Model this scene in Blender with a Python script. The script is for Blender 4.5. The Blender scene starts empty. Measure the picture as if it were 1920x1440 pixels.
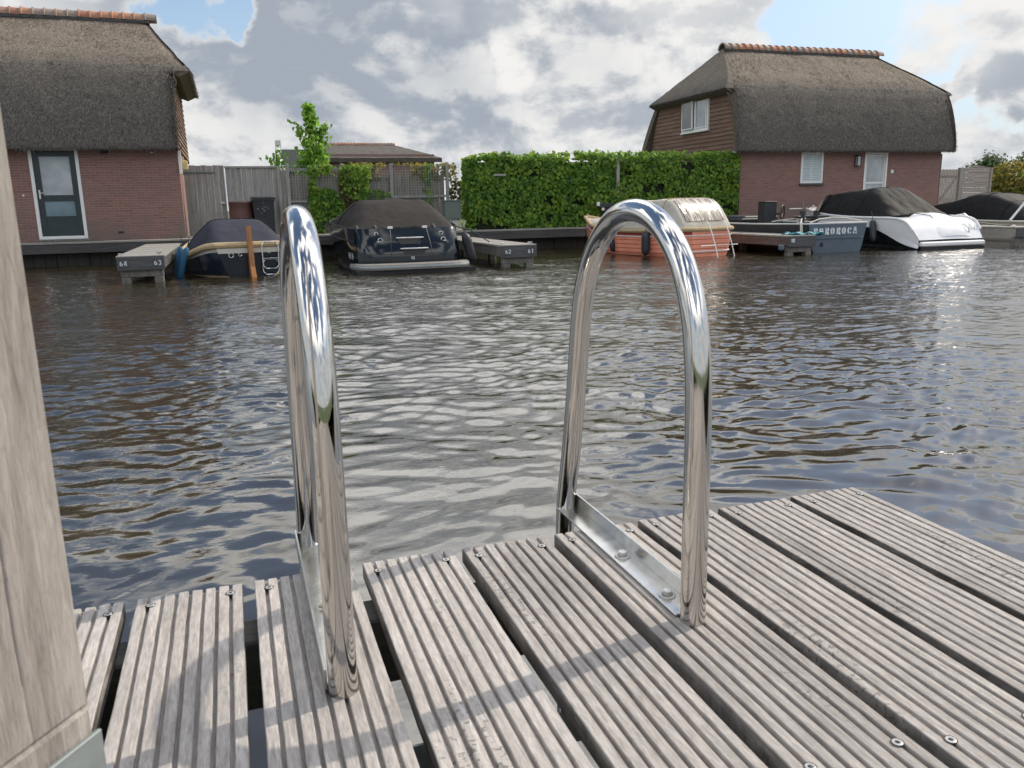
import bpy, math, random
import numpy as np
from mathutils import Vector, Matrix
random.seed(7)
RNG = np.random.default_rng(11)
SC = bpy.context.scene
COL = SC.collection
PI = math.pi
R = math.radians
EYE = 1.27            # camera height above the water (water level is z = 0)
DECK = 0.62           # top of the near deck
QUAY = 0.60           # top of the far quay

# ------------------------------------------------------------------ helpers
class MB:
    """collects vertices and faces and links them as ONE mesh object"""
    def __init__(s):
        s.v = []; s.f = []; s.m = []
    def add(s, vs, fs, mi=0):
        o = len(s.v)
        s.v += [tuple(map(float, p)) for p in vs]
        s.f += [tuple(i + o for i in f) for f in fs]
        s.m += [mi] * len(fs)
        return s
    def box(s, a, b, mi=0, bev=0.0, M=None):
        x0, y0, z0 = a; x1, y1, z1 = b
        if bev <= 0:
            vs = [(x0,y0,z0),(x1,y0,z0),(x1,y1,z0),(x0,y1,z0),(x0,y0,z1),(x1,y0,z1),(x1,y1,z1),(x0,y1,z1)]
            fs = [(0,3,2,1),(4,5,6,7),(0,1,5,4),(1,2,6,5),(2,3,7,6),(3,0,4,7)]
        else:
            e = bev; vs = []; fs = []
            rings = [(z0, e), (z0 + e, 0), (z1 - e, 0), (z1, e)]
            for z, i in rings:
                c = e if i == 0 else e * 2 - .0
                q = e
                xs0, xs1, ys0, ys1 = x0 + i, x1 - i, y0 + i, y1 - i
                vs += [(xs0+q,ys0,z),(xs1-q,ys0,z),(xs1,ys0+q,z),(xs1,ys1-q,z),(xs1-q,ys1,z),(xs0+q,ys1,z),(xs0,ys1-q,z),(xs0,ys0+q,z)]
            for k in range(3):
                for j in range(8):
                    a_ = k*8+j; b_ = k*8+(j+1) % 8
                    fs.append((a_, b_, b_+8, a_+8))
            fs.append(tuple(range(7,-1,-1))); fs.append(tuple(range(24,32)))
        if M is not None: vs = [tuple(M @ Vector(p)) for p in vs]
        return s.add(vs, fs, mi)
    def tube(s, pts, r, n=8, mi=0, closed=False, caps=True):
        pts = [Vector(p) for p in pts]
        N = len(pts)
        rs = r if isinstance(r, (list, tuple)) else [r]*N
        vs = []; fs = []
        up = None
        for i, p in enumerate(pts):
            if closed: t = pts[(i+1) % N] - pts[i-1]
            else: t = pts[min(i+1, N-1)] - pts[max(i-1, 0)]
            t.normalize()
            if up is None:
                up = Vector((0,0,1)) if abs(t.z) < .9 else Vector((1,0,0))
            a = up - t*up.dot(t); a.normalize(); b = t.cross(a); up = a
            for k in range(n):
                w = 2*PI*k/n
                vs.append(p + (a*math.cos(w) + b*math.sin(w))*rs[i])
        for i in range(N if closed else N-1):
            j = (i+1) % N
            for k in range(n):
                l = (k+1) % n
                fs.append((i*n+k, i*n+l, j*n+l, j*n+k))
        if caps and not closed:
            fs.append(tuple(range(n-1,-1,-1))); fs.append(tuple(range((N-1)*n, N*n)))
        return s.add(vs, fs, mi)
    def grid(s, P, mi=0, wrap=False, flip=False):
        """P[i][j] points"""
        n = len(P); m = len(P[0]); vs = [p for row in P for p in row]; fs = []
        for i in range(n-1):
            for j in range(m if wrap else m-1):
                k = (j+1) % m
                q = (i*m+j, i*m+k, (i+1)*m+k, (i+1)*m+j)
                fs.append(q[::-1] if flip else q)
        return s.add(vs, fs, mi)
    def lathe(s, prof, c=(0,0,0), n=16, mi=0, axis='z', cap=True):
        vs = []; fs = []
        for r, h in prof:
            for k in range(n):
                w = 2*PI*k/n
                x, y = r*math.cos(w), r*math.sin(w)
                p = (x, y, h) if axis == 'z' else ((h, x, y) if axis == 'x' else (y, h, x))
                vs.append((p[0]+c[0], p[1]+c[1], p[2]+c[2]))
        for i in range(len(prof)-1):
            for k in range(n):
                l = (k+1) % n
                fs.append((i*n+k, i*n+l, (i+1)*n+l, (i+1)*n+k))
        if cap:
            fs.append(tuple(range(n-1,-1,-1))); fs.append(tuple(range((len(prof)-1)*n, len(prof)*n)))
        return s.add(vs, fs, mi)
    def prism(s, poly, d0, d1, plane='xz', mi=0):
        """polygon in a plane, extruded along the third axis"""
        def P(a, b, d):
            return (a, d, b) if plane == 'xz' else ((d, a, b) if plane == 'yz' else (a, b, d))
        n = len(poly)
        vs = [P(a, b, d0) for a, b in poly] + [P(a, b, d1) for a, b in poly]
        fs = [tuple(range(n-1,-1,-1)), tuple(range(n, 2*n))] + [(i, (i+1) % n, n+(i+1) % n, n+i) for i in range(n)]
        return s.add(vs, fs, mi)
    def build(s, name, mats, parent=None, smooth=False, loc=(0,0,0), rz=0.0, fix=True):
        me = bpy.data.meshes.new(name)
        me.from_pydata(s.v, [], s.f)
        if not isinstance(mats, (list, tuple)): mats = [mats]
        for m in mats: me.materials.append(m)
        me.polygons.foreach_set('material_index', s.m)
        if fix:
            import bmesh
            bm = bmesh.new(); bm.from_mesh(me)
            bmesh.ops.recalc_face_normals(bm, faces=bm.faces[:])
            bm.to_mesh(me); bm.free()
        if smooth:
            me.polygons.foreach_set('use_smooth', [True]*len(me.polygons))
            if smooth != 'all':
                try: me.set_sharp_from_angle(angle=R(smooth if smooth is not True else 40))
                except Exception: pass
        me.update()
        o = bpy.data.objects.new(name, me); COL.objects.link(o)
        o.location = loc; o.rotation_euler = (0,0,rz)
        if parent is not None: o.parent = parent
        return o

def tag(o, label=None, cat=None, group=None, kind=None):
    if label: o['label'] = label
    if cat: o['category'] = cat
    if group: o['group'] = group
    if kind: o['kind'] = kind
    return o
def thing(name, label, cat, loc=(0,0,0), rz=0.0, group=None):
    o = bpy.data.objects.new(name, None); COL.objects.link(o)
    o.location = loc; o.rotation_euler = (0,0,rz); o.empty_display_size = .2
    return tag(o, label, cat, group)
def copy_tree(o, parent=None):
    c = o.copy(); COL.objects.link(c); c.parent = parent
    for ch in list(o.children): copy_tree(ch, c)
    return c
def lerp(a, b, t): return a + (b-a)*t
def sstep(a, b, x):
    t = max(0., min(1., (x-a)/(b-a))); return t*t*(3-2*t)
def interp(tab, t):
    """tab: [(t, v...)] -> smooth (Catmull) interpolation of the tuple v"""
    ts = [r[0] for r in tab]
    if t <= ts[0]: return tuple(tab[0][1:])
    if t >= ts[-1]: return tuple(tab[-1][1:])
    for i in range(len(ts)-1):
        if ts[i] <= t <= ts[i+1]: break
    u = (t-ts[i])/(ts[i+1]-ts[i]); out = []
    h = ts[i+1]-ts[i]
    for k in range(1, len(tab[0])):
        y0, y1 = tab[i][k], tab[i+1][k]
        m0 = (y1-tab[i-1][k])/(ts[i+1]-ts[i-1]) if i > 0 else (y1-y0)/h
        m1 = (tab[i+2][k]-y0)/(ts[i+2]-ts[i]) if i+2 < len(ts) else (y1-y0)/h
        u2, u3 = u*u, u*u*u
        out.append((2*u3-3*u2+1)*y0+(u3-2*u2+u)*h*m0+(-2*u3+3*u2)*y1+(u3-u2)*h*m1)
    return tuple(out)
def vnoise(P, seed=0):
    """vectorised value noise, P (n,3)"""
    P = np.asarray(P, float); i = np.floor(P).astype(np.int64); f = P-i; f = f*f*(3-2*f)
    def h(a, b, c):
        x = (a*374761393 + b*668265263 + c*2147483647 + seed*974711) & 0xFFFFFFFF
        x = ((x ^ (x >> 13))*1274126177) & 0xFFFFFFFF
        x = x ^ (x >> 16)
        return (x & 0xFFFF)/65535.
    r = 0
    for dx in (0,1):
        for dy in (0,1):
            for dz in (0,1):
                w = (f[:,0] if dx else 1-f[:,0])*(f[:,1] if dy else 1-f[:,1])*(f[:,2] if dz else 1-f[:,2])
                r = r + w*h(i[:,0]+dx, i[:,1]+dy, i[:,2]+dz)
    return r
def fbm(P, oct=3, seed=0):
    P = np.asarray(P, float); r = 0; a = .5
    for o in range(oct): r = r + a*(vnoise(P*2**o, seed+o)-.5); a *= .5
    return r

# ------------------------------------------------------------------ materials
class NT:
    def __init__(s, name):
        s.mat = bpy.data.materials.new(name); s.mat.use_nodes = True
        s.t = s.mat.node_tree; s.n = s.t.nodes; s.l = s.t.links
        s.b = s.n.get('Principled BSDF'); s.out = s.n.get('Material Output')
    def node(s, typ, **kw):
        nd = s.n.new(typ)
        for k, v in kw.items():
            if k.startswith('i_'): nd.inputs[k[2:].replace('_', ' ')].default_value = v
            else: setattr(nd, k, v)
        return nd
    def link(s, a, b): s.l.new(a, b)
    def coord(s, scale=(1,1,1), rot=(0,0,0), kind='Object'):
        tc = s.node('ShaderNodeTexCoord'); mp = s.node('ShaderNodeMapping')
        mp.inputs['Scale'].default_value = scale; mp.inputs['Rotation'].default_value = rot
        s.link(tc.outputs[kind], mp.inputs['Vector']); return mp.outputs['Vector']
    def noise(s, vec, scale=5, detail=4, rough=.6, dist=0):
        nd = s.node('ShaderNodeTexNoise'); nd.inputs['Scale'].default_value = scale
        nd.inputs['Detail'].default_value = detail; nd.inputs['Roughness'].default_value = rough
        nd.inputs['Distortion'].default_value = dist
        s.link(vec, nd.inputs['Vector']); return nd.outputs['Fac']
    def ramp(s, fac, stops, interp='LINEAR'):
        nd = s.node('ShaderNodeValToRGB'); e = nd.color_ramp.elements; nd.color_ramp.interpolation = interp
        while len(e) > 1: e.remove(e[-1])
        e[0].position = stops[0][0]; e[0].color = (*stops[0][1], 1)
        for p, c in stops[1:]:
            x = e.new(p); x.color = (*c, 1)
        s.link(fac, nd.inputs['Fac']); return nd.outputs['Color']
    def mix(s, fac, a, b, mode='MIX'):
        nd = s.node('ShaderNodeMix', data_type='RGBA', blend_type=mode)
        for src, inp in ((fac, nd.inputs[0]), (a, nd.inputs[6]), (b, nd.inputs[7])):
            if isinstance(src, (int, float)): inp.default_value = src
            elif isinstance(src, tuple): inp.default_value = (*src, 1)
            else: s.link(src, inp)
        return nd.outputs[2]
    def math(s, op, a, b=0.0, clamp=False):
        nd = s.node('ShaderNodeMath', operation=op, use_clamp=clamp)
        for src, inp in ((a, nd.inputs[0]), (b, nd.inputs[1])):
            if isinstance(src, (int, float)): inp.default_value = src
            else: s.link(src, inp)
        return nd.outputs[0]
    def bump(s, h, strength=.5, dist=.01, normal=None):
        nd = s.node('ShaderNodeBump'); nd.inputs['Strength'].default_value = strength; nd.inputs['Distance'].default_value = dist
        s.link(h, nd.inputs['Height'])
        if normal is not None: s.link(normal, nd.inputs['Normal'])
        s.link(nd.outputs['Normal'], s.b.inputs['Normal']); return nd.outputs['Normal']
    def set(s, col=None, rough=None, metal=None, **kw):
        if col is not None:
            if isinstance(col, tuple): s.b.inputs['Base Color'].default_value = (*col, 1)
            else: s.link(col, s.b.inputs['Base Color'])
        if rough is not None:
            if isinstance(rough, (int, float)): s.b.inputs['Roughness'].default_value = rough
            else: s.link(rough, s.b.inputs['Roughness'])
        if metal is not None: s.b.inputs['Metallic'].default_value = metal
        for k, v in kw.items(): s.b.inputs[k.replace('_', ' ')].default_value = v
        return s

def m_plain(name, col, rough=.5, metal=0., var=.18, scale=6., bump=0., bscale=60., **kw):
    """painted / moulded surface with gentle tonal variation"""
    t = NT(name); v = t.coord()
    n = t.noise(v, scale, 5, .65)
    c = t.ramp(n, [(.3, tuple(x*(1-var) for x in col)), (.7, tuple(min(1, x*(1+var)) for x in col))])
    t.set(c, rough, metal, **kw)
    if bump: t.bump(t.noise(v, bscale, 3), .6, bump)
    return t.mat
def m_steel(name='polished_steel', rough=.06):
    t = NT(name); v = t.coord()
    n = t.noise(v, 9, 6, .7)
    sp = t.noise(v, 170, 2, .5)                  # dried water spots
    r = t.mix(t.ramp(sp, [(.62,(0,)*3), (.70,(.55,)*3)]), t.ramp(n, [(.4, (rough*.7,)*3), (.75, (rough*2.8,)*3)]), (.30,.30,.30))
    t.set((.60,.585,.56), r, 1.0); return t.mat
def m_galv(name, col=(.42,.45,.45), rough=.5):
    t = NT(name); v = t.coord()
    n = t.noise(v, 14, 5, .65, .4)
    t.set(t.ramp(n, [(.3, tuple(x*.78 for x in col)), (.7, tuple(x*1.15 for x in col))]), t.ramp(n, [(.3, (rough*.8,)*3), (.7, (rough*1.2,)*3)]), .55)
    return t.mat
def m_wood(name, c0, c1, c2, axis='y', scale=1., bump=.0015, rough=.75, speck=0., chips=0., var=.0, stain=0.):
    """weathered grain running along one axis; every board gets its own piece of the pattern"""
    t = NT(name)
    st = {'x': (2.2,34,34), 'y': (34,2.2,34), 'z': (34,34,2.2)}[axis]
    tc = t.node('ShaderNodeTexCoord'); oi = t.node('ShaderNodeObjectInfo')
    ad = t.node('ShaderNodeVectorMath', operation='ADD'); cb = t.node('ShaderNodeCombineXYZ')
    r17 = t.math('MULTIPLY', oi.outputs['Random'], 17.3)
    for k in range(3): t.link(r17, cb.inputs[k])
    t.link(tc.outputs['Object'], ad.inputs[0]); t.link(cb.outputs[0], ad.inputs[1])
    def vec(sc):
        mp = t.node('ShaderNodeMapping'); mp.inputs['Scale'].default_value = sc; t.link(ad.outputs[0], mp.inputs['Vector']); return mp.outputs['Vector']
    v = vec(tuple(x*scale for x in st)); v2 = vec(tuple((.25*x)*scale for x in st)); v3 = vec(tuple((4.5*x if x > 10 else 9*x)*scale for x in st))
    n = t.noise(v, 1.6, 8, .72, .5); n2 = t.noise(v2, 1.1, 4, .6, .3); n3 = t.noise(v3, 1.5, 4, .7, .8)
    if stain:                      # short fibres left by the planer, running askew
        mp = t.node('ShaderNodeMapping'); mp.inputs['Rotation'].default_value = (0,0,R(33)); mp.inputs['Scale'].default_value = (260,38,38); t.link(ad.outputs[0], mp.inputs['Vector'])
        n3 = t.math('ADD', t.math('MULTIPLY', n3, .3), t.math('MULTIPLY', t.noise(mp.outputs['Vector'], 1., 3, .6, .6), .7))
    f = t.math('ADD', t.math('MULTIPLY', n, .45 if stain else .62), t.math('MULTIPLY', n3, .55 if stain else .38))
    c = t.ramp(f, [(.34, c0), (.5, c1), (.66, c2)])
    c = t.mix(t.math('MULTIPLY', t.ramp(n2, [(.35,(0,)*3), (.68,(1,)*3)]), .55), c, t.ramp(f, [(.34, tuple(x*.66 for x in c0)), (.66, tuple(x*1.05 for x in c1))]))
    if var:
        c = t.mix(var, c, t.ramp(oi.outputs['Random'], [(0, tuple(x*.70 for x in c1)), (.5, c1), (1, tuple(x*1.12 for x in c2))]))
    if speck:
        ns = t.noise(vec((1,1,1)), 150*scale, 2, .5)
        c = t.mix(t.math('MULTIPLY', t.ramp(ns, [(.62,(0,)*3), (.70,(1,)*3)]), speck), c, tuple(x*.3 for x in c0))
    if chips:
        nc = t.noise(vec((75,120,60)), 1.0, 2, .5); nm = t.noise(vec((9,1.6,9)), 1.0, 2, .5)
        k = t.math('MULTIPLY', t.ramp(nc, [(.57,(0,)*3), (.64,(1,)*3)]), t.ramp(nm, [(.57,(0,)*3), (.68,(1,)*3)]))
        c = t.mix(t.math('MULTIPLY', k, chips), c, tuple(x*.26 for x in c0))
        f = t.math('SUBTRACT', f, t.math('MULTIPLY', k, .9))
    if stain:                      # blackish algae streaks on the sawn sides of the boards
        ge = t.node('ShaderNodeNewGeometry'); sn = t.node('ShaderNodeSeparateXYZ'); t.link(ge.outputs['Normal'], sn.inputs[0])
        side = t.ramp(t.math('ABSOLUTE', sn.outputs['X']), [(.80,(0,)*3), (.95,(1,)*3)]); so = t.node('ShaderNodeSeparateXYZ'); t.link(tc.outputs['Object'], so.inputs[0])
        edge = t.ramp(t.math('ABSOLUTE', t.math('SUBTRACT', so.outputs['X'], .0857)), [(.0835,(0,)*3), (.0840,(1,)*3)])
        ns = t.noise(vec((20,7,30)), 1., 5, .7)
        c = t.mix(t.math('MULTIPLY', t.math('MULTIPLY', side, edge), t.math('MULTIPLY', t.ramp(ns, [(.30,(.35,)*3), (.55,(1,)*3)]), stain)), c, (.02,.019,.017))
        nd = t.noise(vec((3.2,1.1,3)), 1., 5, .65)
        c = t.mix(t.math('MULTIPLY', t.ramp(nd, [(.52,(0,)*3), (.70,(1,)*3)]), .38), c, tuple(x*.62 for x in c0))
    t.set(c, rough, Specular_IOR_Level=.25 if stain else .5); t.bump(f, .9, bump)
    return t.mat
def m_leaf(name, dark, mid, light, transl=.4):
    t = NT(name)
    at = t.node('ShaderNodeAttribute', attribute_name='rnd')
    v = t.coord(); n = t.noise(v, 1.7, 4, .6)
    f = t.math('ADD', t.math('MULTIPLY', at.outputs['Fac'], .55), t.math('MULTIPLY', n, .75))
    c = t.ramp(f, [(.34, dark), (.60, mid), (.92, light)])
    t.set(c, .5, Specular_IOR_Level=.35)
    tr = t.node('ShaderNodeBsdfTranslucent')
    t.link(t.mix(.55, c, tuple(min(1, x*1.6) for x in light)), tr.inputs['Color'])
    ms = t.node('ShaderNodeMixShader'); ms.inputs[0].default_value = transl
    t.link(t.b.outputs[0], ms.inputs[1]); t.link(tr.outputs[0], ms.inputs[2]); t.link(ms.outputs[0], t.out.inputs['Surface'])
    return t.mat
def m_brick(name, plane='xz'):
    t = NT(name); tc = t.node('ShaderNodeTexCoord')
    sx = t.node('ShaderNodeSeparateXYZ'); cx = t.node('ShaderNodeCombineXYZ')
    t.link(tc.outputs['Object'], sx.inputs[0])
    t.link(sx.outputs['X' if plane == 'xz' else 'Y'], cx.inputs[0]); t.link(sx.outputs['Z'], cx.inputs[1])
    br = t.node('ShaderNodeTexBrick', offset=.5)
    br.inputs['Scale'].default_value = 1.; br.inputs['Brick Width'].default_value = .22; br.inputs['Row Height'].default_value = .0625
    br.inputs['Mortar Size'].default_value = .008; br.inputs['Mortar Smooth'].default_value = .3; br.inputs['Bias'].default_value = -.1
    br.inputs['Color1'].default_value = (.31,.142,.112,1); br.inputs['Color2'].default_value = (.205,.092,.077,1); br.inputs['Mortar'].default_value = (.30,.25,.225,1)
    t.link(cx.outputs[0], br.inputs['Vector'])
    n = t.noise(tc.outputs['Object'], 1.4, 5, .62); n2 = t.noise(tc.outputs['Object'], 26, 4, .7)
    c = t.mix(t.math('MULTIPLY', t.ramp(n, [(.42,(0,)*3),(.68,(1,)*3)]), .5), br.outputs['Color'], (.25,.175,.15))
    c = t.mix(t.math('MULTIPLY', n2, .55), c, (.12,.075,.068))
    mr = t.node('ShaderNodeMapRange'); t.link(sx.outputs['Z'], mr.inputs[0])          # green-grey weathering of the lowest courses
    mr.inputs[1].default_value = .75; mr.inputs[2].default_value = .1; mr.inputs[3].default_value = 0; mr.inputs[4].default_value = .6
    c = t.mix(t.math('MULTIPLY', mr.outputs[0], t.ramp(n, [(.35,(.2,)*3),(.6,(1,)*3)])), c, (.11,.105,.085))
    t.set(c, .85)
    inv = t.math('SUBTRACT', 1.0, br.outputs['Fac'])
    t.bump(t.math('ADD', inv, t.math('MULTIPLY', n2, .4)), .8, .006)
    return t.mat
def m_thatch(name):
    """reed thatch: darker grey on the steep apron, lighter brown on the upper pitch"""
    t = NT(name)
    tc = t.node('ShaderNodeTexCoord'); sx = t.node('ShaderNodeSeparateXYZ'); t.link(tc.outputs['Object'], sx.inputs[0])
    n = t.noise(t.coord((1,1,.28)), 66, 5, .75); n2 = t.noise(t.coord((1,1,1)), 1.7, 5, .65); n3 = t.noise(t.coord((1,1,.6)), 24, 4, .7)
    f = t.math('ADD', t.math('MULTIPLY', n, .55), t.math('MULTIPLY', n3, .45))
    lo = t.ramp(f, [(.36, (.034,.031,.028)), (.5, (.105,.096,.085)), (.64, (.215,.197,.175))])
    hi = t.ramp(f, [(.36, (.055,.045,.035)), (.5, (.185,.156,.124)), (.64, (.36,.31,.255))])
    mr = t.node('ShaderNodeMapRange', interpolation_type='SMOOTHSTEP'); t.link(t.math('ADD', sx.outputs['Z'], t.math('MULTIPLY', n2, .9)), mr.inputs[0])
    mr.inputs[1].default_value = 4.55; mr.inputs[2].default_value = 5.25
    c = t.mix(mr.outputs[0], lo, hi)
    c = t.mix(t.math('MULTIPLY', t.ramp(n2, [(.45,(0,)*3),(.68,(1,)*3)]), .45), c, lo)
    t.set(c, .95, Specular_IOR_Level=.1); t.bump(f, 1., .022)
    return t.mat
def m_cloth(name, col, rough=.85, var=.15, sheen=.2):
    t = NT(name); v = t.coord((1,1,1))
    n = t.noise(v, 2.2, 5, .6, .6); n2 = t.noise(v, 260, 2)
    t.set(t.ramp(n, [(.3, tuple(x*(1-var) for x in col)), (.7, tuple(min(1,x*(1+var)) for x in col))]), rough, Specular_IOR_Level=.2)
    h = t.math('ADD', t.math('MULTIPLY', n, 1.), t.math('MULTIPLY', n2, .03))
    t.bump(h, .7, .05); return t.mat
def m_glass(name, tint=(.03,.04,.05), rough=.03):
    """window pane seen from outside: dark room behind reflecting glass"""
    t = NT(name); v = t.coord(); n = t.noise(v, 1.3, 3)
    t.set(t.ramp(n, [(.35, tint), (.7, tuple(x*1.7 for x in tint))]), rough, IOR=1.5); t.b.inputs['Coat Weight'].default_value = .6
    t.bump(n, .15, .01); return t.mat
M = {}
M['steel'] = m_steel(); M['steel_far'] = m_steel('stainless_fitting', .16)
M['galv'] = m_galv('galvanised_plate', (.36,.40,.40), .55); M['shoe'] = m_galv('dull_zinc_plate', (.26,.29,.29), .7); M['bracket'] = m_galv('stainless_angle', (.60,.59,.56), .22)
M['bracket'].node_tree.nodes['Principled BSDF'].inputs['Metallic'].default_value = .95
M['deck'] = m_wood('weathered_deck_timber', (.152,.139,.128), (.362,.335,.311), (.60,.565,.53), 'y', 1.0, .0013, .9, .12, .6, .20, .85)
M['post'] = m_wood('weathered_post_timber', (.165,.145,.128), (.315,.285,.258), (.46,.425,.39), 'z', .7, .003, .85, .12)
M['joist'] = m_wood('dark_wet_timber', (.04,.04,.036), (.09,.088,.078), (.15,.145,.13), 'x', .5)
M['quay_beam'] = m_wood('dark_quay_timber', (.028,.028,.028), (.062,.06,.057), (.11,.105,.10), 'x', .3, .004)
M['jetty_top'] = m_wood('grey_jetty_planks', (.16,.15,.13), (.28,.265,.235), (.38,.36,.32), 'x', .3, .004)
M['jetty_side'] = m_wood('dark_jetty_fascia', (.035,.037,.04), (.075,.077,.08), (.14,.14,.14), 'x', .3, .004)
M['jetty_brown'] = m_wood('brown_jetty_fascia', (.05,.036,.03), (.12,.088,.074), (.21,.17,.15), 'y', .3, .004)
M['pile'] = m_wood('grey_pile_timber', (.07,.066,.058), (.15,.14,.125), (.24,.23,.205), 'z', .3, .004)
M['fence'] = m_wood('silver_grey_fence_boards', (.16,.155,.14), (.30,.29,.265), (.43,.42,.385), 'z', .35, .004)
M['fence_tan'] = m_wood('pale_brown_fence', (.22,.185,.155), (.37,.32,.28), (.50,.45,.40), 'x', .35, .004)
M['cladding'] = m_wood('brown_weatherboard', (.085,.047,.031), (.175,.102,.068), (.29,.185,.13), 'y', .35, .004)
M['varnish'] = m_wood('varnished_mahogany', (.20,.075,.02), (.36,.15,.045), (.48,.23,.08), 'z', .5, .001, .3)
M['brick'] = m_brick('red_brown_brick'); M['brick_side'] = m_brick('red_brown_brick_gable', 'yz')
M['thatch'] = m_thatch('reed_thatch'); M['thatch_far'] = m_plain('shaded_far_thatch', (.075,.064,.053), .95, var=.35, scale=3)  # far roof's shade is put into its darker thatch colour
M['reed_ends'] = m_wood('cut_reed_ends', (.055,.042,.03), (.13,.10,.072), (.23,.185,.135), 'z', .8, .004, .95)
M['terracotta'] = None
M['white_paint'] = m_plain('white_painted_timber', (.72,.72,.70), .45, var=.06)
M['grey_paint'] = m_plain('pale_grey_painted_timber', (.50,.51,.50), .5, var=.08)
M['green_paint'] = m_plain('dark_green_painted_door', (.018,.032,.036), .32, var=.2)
M['glass'] = m_glass('window_glass'); M['glass_teal'] = m_glass('teal_frosted_glass', (.085,.14,.17), .12)
M['glass_pale'] = m_glass('pale_curtained_glass', (.26,.29,.31), .05)
M['shutter'] = m_plain('pale_louvre_paint', (.52,.60,.61), .45, var=.06)
M['black'] = m_plain('black_rubber', (.012,.013,.015), .5, var=.3)
M['black_gloss'] = m_plain('black_gelcoat', (.007,.008,.010), .12, var=.2)
M['navy_gloss'] = m_plain('dark_navy_gelcoat', (.006,.010,.013), .10, var=.15)
M['black_hull'] = m_plain('blue_black_hull_paint', (.010,.016,.026), .22, var=.25)
M['white_gel'] = m_plain('white_gelcoat', (.78,.78,.78), .18, var=.04)
M['cream_gel'] = m_plain('cream_gelcoat', (.52,.50,.44), .3, var=.06)
M['orange'] = m_plain('salmon_orange_hull_paint', (.80,.295,.19), .4, var=.14, scale=3)
M['seam'] = m_plain('dark_orange_seam', (.30,.075,.04), .5); M['red'] = m_plain('dull_red_sheer_paint', (.34,.055,.04), .35, var=.15)
M['steel_paint'] = m_plain('skylit_slate_blue_paint', (.085,.115,.15), .42, var=.14, scale=3)
M['dark_paint'] = m_plain('charcoal_steel_paint', (.022,.025,.03), .45, var=.3)
M['rope'] = m_plain('tan_rope', (.42,.32,.18), .85, var=.25, scale=40, bump=.01, bscale=120)
M['rope_white'] = m_plain('off_white_rope', (.58,.56,.50), .85, var=.2, scale=40)
M['teal'] = m_plain('teal_plastic', (.02,.22,.26), .5, var=.25)
M['blue'] = m_plain('bright_blue_fender_cover', (.008,.075,.15), .7, var=.25)
M['navy_cloth'] = m_cloth('navy_grey_canvas', (.030,.032,.046), .85)
M['black_cloth'] = m_cloth('black_canvas', (.011,.0105,.011), .75)
M['char_cloth'] = m_cloth('charcoal_canvas', (.026,.0225,.020), .85)
M['beige_cloth'] = m_cloth('beige_canvas', (.46,.43,.37), .85)
M['barrel'] = m_plain('red_brown_plastic', (.095,.04,.032), .6, var=.25)
M['bin'] = m_plain('dark_grey_plastic_bin', (.022,.026,.032), .45, var=.3, scale=5)
M['box_green'] = m_plain('grey_green_cabinet', (.10,.135,.115), .55, var=.12)
M['letter'] = m_plain('pale_lettering', (.62,.66,.68), .5, var=.08)
M['lampshade'] = m_plain('pale_yellow_lamp_metal', (.55,.42,.18), .5)
M['slate'] = m_plain('dark_slate', (.016,.019,.023), .8, var=.25, scale=9)
M['leaf_hedge'] = m_leaf('ivy_leaf', (.034,.092,.018), (.092,.215,.032), (.28,.40,.055), .45)
M['leaf_tree'] = m_leaf('maple_leaf', (.05,.14,.016), (.11,.26,.03), (.24,.40,.055), .58)
M['leaf_red'] = m_leaf('russet_ivy_leaf', (.05,.022,.014), (.10,.055,.025), (.10,.14,.03), .35)
M['leaf_bush'] = m_leaf('yellow_green_leaf', (.04,.07,.012), (.10,.15,.02), (.34,.24,.05), .4)
M['leaf_far'] = m_leaf('far_tree_leaf', (.03,.06,.025), (.06,.10,.04), (.12,.16,.06), .3)
M['bark'] = m_plain('grey_brown_bark', (.10,.085,.065), .9, var=.3, scale=20, bump=.01)
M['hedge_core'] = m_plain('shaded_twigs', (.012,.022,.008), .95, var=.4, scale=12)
M['teak'] = m_plain('grey_teak_planking', (.21,.195,.18), .6, var=.2, scale=12)
def m_terracotta():
    t = NT('terracotta_ridge_tile'); at = t.node('ShaderNodeAttribute', attribute_name='rnd')
    v = t.coord(); n = t.noise(v, 9, 5, .7)
    c = t.ramp(at.outputs['Fac'], [(0,(.30,.12,.07)), (.35,(.42,.19,.10)), (.65,(.33,.20,.14)), (1,(.22,.19,.165))])
    c = t.mix(t.math('MULTIPLY', t.ramp(n, [(.42,(0,)*3),(.66,(1,)*3)]), .6), c, (.17,.15,.125))
    t.set(c, .8); t.bump(n, .5, .01); return t.mat
M['terracotta'] = m_terracotta()
def m_clearfilm():
    t = NT('crinkled_clear_film'); v = t.coord((1.6,9,1.6)); n = t.noise(v, 1.3, 3, .55, 1.0)
    c = t.ramp(n, [(.36,(.10,.075,.055)), (.5,(.36,.31,.25)), (.62,(.66,.62,.55))])
    t.set(c, .2); t.bump(n, .5, .04); return t.mat
M['film'] = m_clearfilm()
# ------------------------------------------------------------------ sun, sky and clouds
SUN_AZ, SUN_EL = (0.969, 0.245), R(39)
SUN = Vector((SUN_AZ[0]*math.cos(SUN_EL), SUN_AZ[1]*math.cos(SUN_EL), math.sin(SUN_EL)))
ld = bpy.data.lights.new('sun', 'SUN'); ld.energy = 2.5; ld.angle = R(.53); ld.color = (1., .90, .76)
lo = bpy.data.objects.new('sun', ld); COL.objects.link(lo); lo.location = (30, 8, 40)
lo.rotation_euler = SUN.to_track_quat('Z', 'Y').to_euler()

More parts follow.
